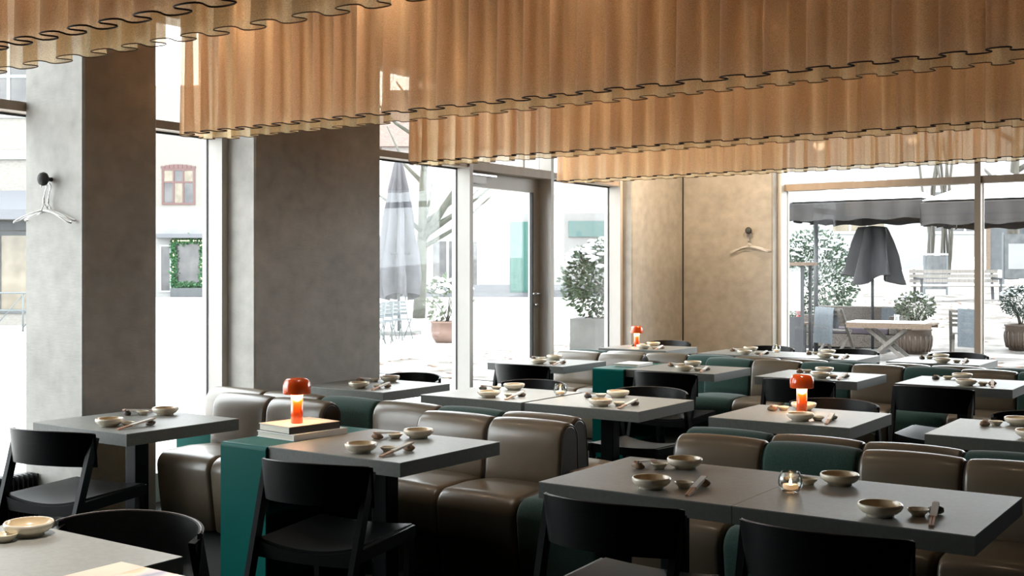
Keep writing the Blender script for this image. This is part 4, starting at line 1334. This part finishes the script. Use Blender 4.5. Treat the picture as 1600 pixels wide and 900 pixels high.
# folding garden table
t = thing('garden_table', (-5.80, 20.0, -0.03), 'weathered slatted garden table with crossed legs', 'table', None, R(6))
for k in range(8):
    box('top_slat', (-0.72, 0.72, -0.36 + k * 0.092, -0.28 + k * 0.092, 0.645, 0.672), 'teak', t)
for q in (-0.38, 0.37):
    MB().bar((-0.70, q, 0.615), (0.70, q, 0.615), 0.03, 0.06).build('apron', 'teak', t)
for y_ in (-0.25, 0.25):
    MB().bar((-0.42, y_, 0.0), (0.30, y_, 0.60), 0.035, 0.06).build('leg', 'teak_grey', t)
    MB().bar((0.30, y_ + .05, 0.0), (-0.42, y_ + .05, 0.60), 0.035, 0.06).build('leg', 'teak_grey', t)
sn = MB().box(-0.70, 0.60, -0.34, 0.40, 0.672, 0.690).build('snow', 'snow', t, 0.006)
o = MB().lathe([(0.0, 0), (0.042, 0), (0.047, 0.12), (0.043, 0.12), (0.038, 0.01), (0.0, 0.01)], 20).build('glass_tumbler', 'thin_glass', None, loc=(-5.75, 20.1, 0.662))
tag(o, 'clear tumbler standing on the snowy garden table', 'glass')

def garden_chair(loc, rz, label, cat='chair'):
    t = thing('folding_garden_chair', loc, label, cat, 'wooden folding garden chairs', rz)
    for s in (-1, 1):
        MB().bar((s * 0.24, 0.30, 0.0), (s * 0.24, -0.26, 0.86), 0.028, 0.055, up=(1, 0, 0)).build('leg', 'teak_grey', t)
        MB().bar((s * 0.20, -0.28, 0.0), (s * 0.20, 0.22, 0.44), 0.028, 0.05, up=(1, 0, 0)).build('leg', 'teak_grey', t)
    for k in range(6):
        box('seat_slat', (-0.215, 0.215, -0.18 + k * 0.07, -0.125 + k * 0.07, 0.43, 0.45), 'teak_grey', t)
    for k in range(4):
        MB().bar((-0.23, -0.085 - k * 0.057, 0.59 + k * 0.085), (0.23, -0.085 - k * 0.057, 0.59 + k * 0.085), 0.018, 0.05).build('back_slat', 'teak_grey', t)
    return t
def blanket(loc, rz, label, x0, x1):
    rows = []
    prof = [(-0.37, 0.22), (-0.355, 0.5), (-0.335, 0.76), (-0.31, 0.875), (-0.27, 0.895), (-0.22, 0.87), (-0.16, 0.70), (-0.11, 0.50)]
    n = 14
    for y_, z_ in prof:
        rows.append([(x0 + (x1 - x0) * i / n, y_ - 0.01 * math.sin(i * 1.1) * (1 if z_ < 0.8 else 0.2), z_ - 0.02 * (i / n)) for i in range(n + 1)])
    lower = [[(a_, b_ + 0.012, c_2) for a_, b_, c_2 in rw] for rw in rows]
    mb = MB().grid(rows).grid([rw[::-1] for rw in lower])
    o = mb.build('draped_blanket', 'blanket', None, loc=loc)
    o.rotation_euler = (0, 0, rz)
    tag(o, label, 'blanket', 'grey blankets over garden chairs')
garden_chair((-7.22, 21.25, -0.03), R(-8), 'wooden folding chair with a blanket in front of the wicker sofa')
blanket((-7.22, 21.25, -0.03), R(-8), 'grey blanket over the chair in front of the wicker sofa', -0.26, 0.12)
garden_chair((-4.95, 21.55, -0.03), R(12), 'wooden folding chair with a blanket beside the mullion')
blanket((-4.95, 21.55, -0.03), R(12), 'grey blanket over the chair beside the window mullion', -0.12, 0.27)

# park bench, chalk board
a, b, c_ = street(12.5, 32)
t = thing('park_bench', (a, b, gz(a, b)), 'long snowy park bench behind the garden furniture', 'bench', None, R(34.6))
for k in range(4):
    box('seat_slat', (-1.25, 1.25, -0.28 + k * 0.13, -0.18 + k * 0.13, 0.42, 0.45), 'teak_grey', t)
for k in range(3):
    box('back_slat', (-1.25, 1.25, 0.26 + k * 0.015, 0.29 + k * 0.015, 0.54 + k * 0.13, 0.64 + k * 0.13), 'teak_grey', t)
for x_ in (-1.1, 1.1):
    MB().bar((x_, -0.25, 0), (x_, -0.25, 0.64), 0.06).build('leg', 'dark_metal', t)
    MB().bar((x_, 0.25, 0), (x_, 0.36, 0.92), 0.06).build('leg', 'dark_metal', t)
    MB().bar((x_, -0.30, 0.64), (x_, 0.30, 0.66), 0.06).build('armrest', 'dark_metal', t)
box('snow', (-1.25, 1.25, -0.28, 0.2, 0.45, 0.49), 'snow', t)
a, b, c_ = street(12.7, 34.2)
t = thing('chalkboard_sign', (a, b, gz(a, b)), 'blue-grey chalkboard stand behind the park bench', 'sign', None, R(34.6))
box('board', (-0.34, 0.34, -0.02, 0.02, 0.2, 1.2), 'chalkboard', t)
for x_ in (-0.34, 0.34):
    MB().bar((x_, 0, 0), (x_, 0, 1.22), 0.05).build('post', 'grey_metal', t)
box('snow', (-0.36, 0.36, -0.04, 0.04, 1.22, 1.27), 'snow', t)
a, b, c_ = street(16.0, 36.0)
t = thing('notice_board', (a, b, gz(a, b)), 'grey notice board standing right of the mullion in the courtyard', 'sign', None, R(34.6))
box('board', (-0.5, 0.5, -0.03, 0.03, 0.3, 1.7), 'chalkboard', t)
for x_ in (-0.5, 0.5):
    MB().bar((x_, 0, 0), (x_, 0, 1.75), 0.06).build('post', 'grey_metal', t)
box('notice', (-0.35, 0.35, -0.04, -0.03, 0.6, 1.4), 'render_white', t)

# ================================================================== unseen ceiling downlights; the ones inside the curtain loops added as warm fill
mat('warm_lens', (1, 0.9, 0.75), emit=(1.0, 0.62, 0.30), estr=0.6)
def downlight(u, v, watt, aim=None, label='', cone=130, col=(1.0, 0.76, 0.52)):
    t = thing('ceiling_downlight', (u, v, CEIL), label, 'light', 'warm ceiling downlights')
    MB().lathe([(0.0, 0.0), (0.045, 0.0), (0.045, -0.09), (0.036, -0.09), (0.034, -0.07), (0.0, -0.07)][::-1], 20).build('housing', 'black_steel', t)
    MB().lathe([(0.0, -0.0715), (0.033, -0.0715)], 20).build('lens', 'warm_lens', t)
    l = bpy.data.lights.new('downlight_lamp', 'SPOT')
    l.energy = watt
    l.color = col
    l.spot_size = R(cone); l.spot_blend = 0.8
    l.shadow_soft_size = 0.08
    o = bpy.data.objects.new('downlight_lamp', l)
    COL.objects.link(o); o.parent = t
    o.location = (0, 0, -0.10)
    if aim:
        d = Vector(aim) - Vector((u, v, CEIL - 0.10))
        o.rotation_euler = d.to_track_quat('-Z', 'Y').to_euler()
for k, v in enumerate((2.475, 4.595, 6.705, 8.805)):
    for u, p in ((-5.0, 1.3), (-3.9, 1.2), (-2.7, 1.0), (-1.4, 0.5)):
        downlight(u, v, p, None, 'small unseen downlight added inside a curtain loop for warm fill light')
for u, au, p in ((-5.2, -6.0, 16.0), (-4.0, -5.2, 19.0)):
    downlight(u, 10.9, p, (au, 12.3, 1.7), 'small warm downlight washing the tan back wall')
for k, p in (('near', 34.0), ('m4', 16.0), ('m3', 28.0), ('m2', 28.0), ('lamp', 5.0), ('d1', 8.0), ('d3', 8.0), ('d2', 8.0), ('m5', 10.0), ('d4', 8.0)):
    cx, cy = TC[k]
    downlight(cx, cy, p, None, 'narrow downlight above ' + TABLES[k][2], 46, (1.0, 0.92, 0.82))
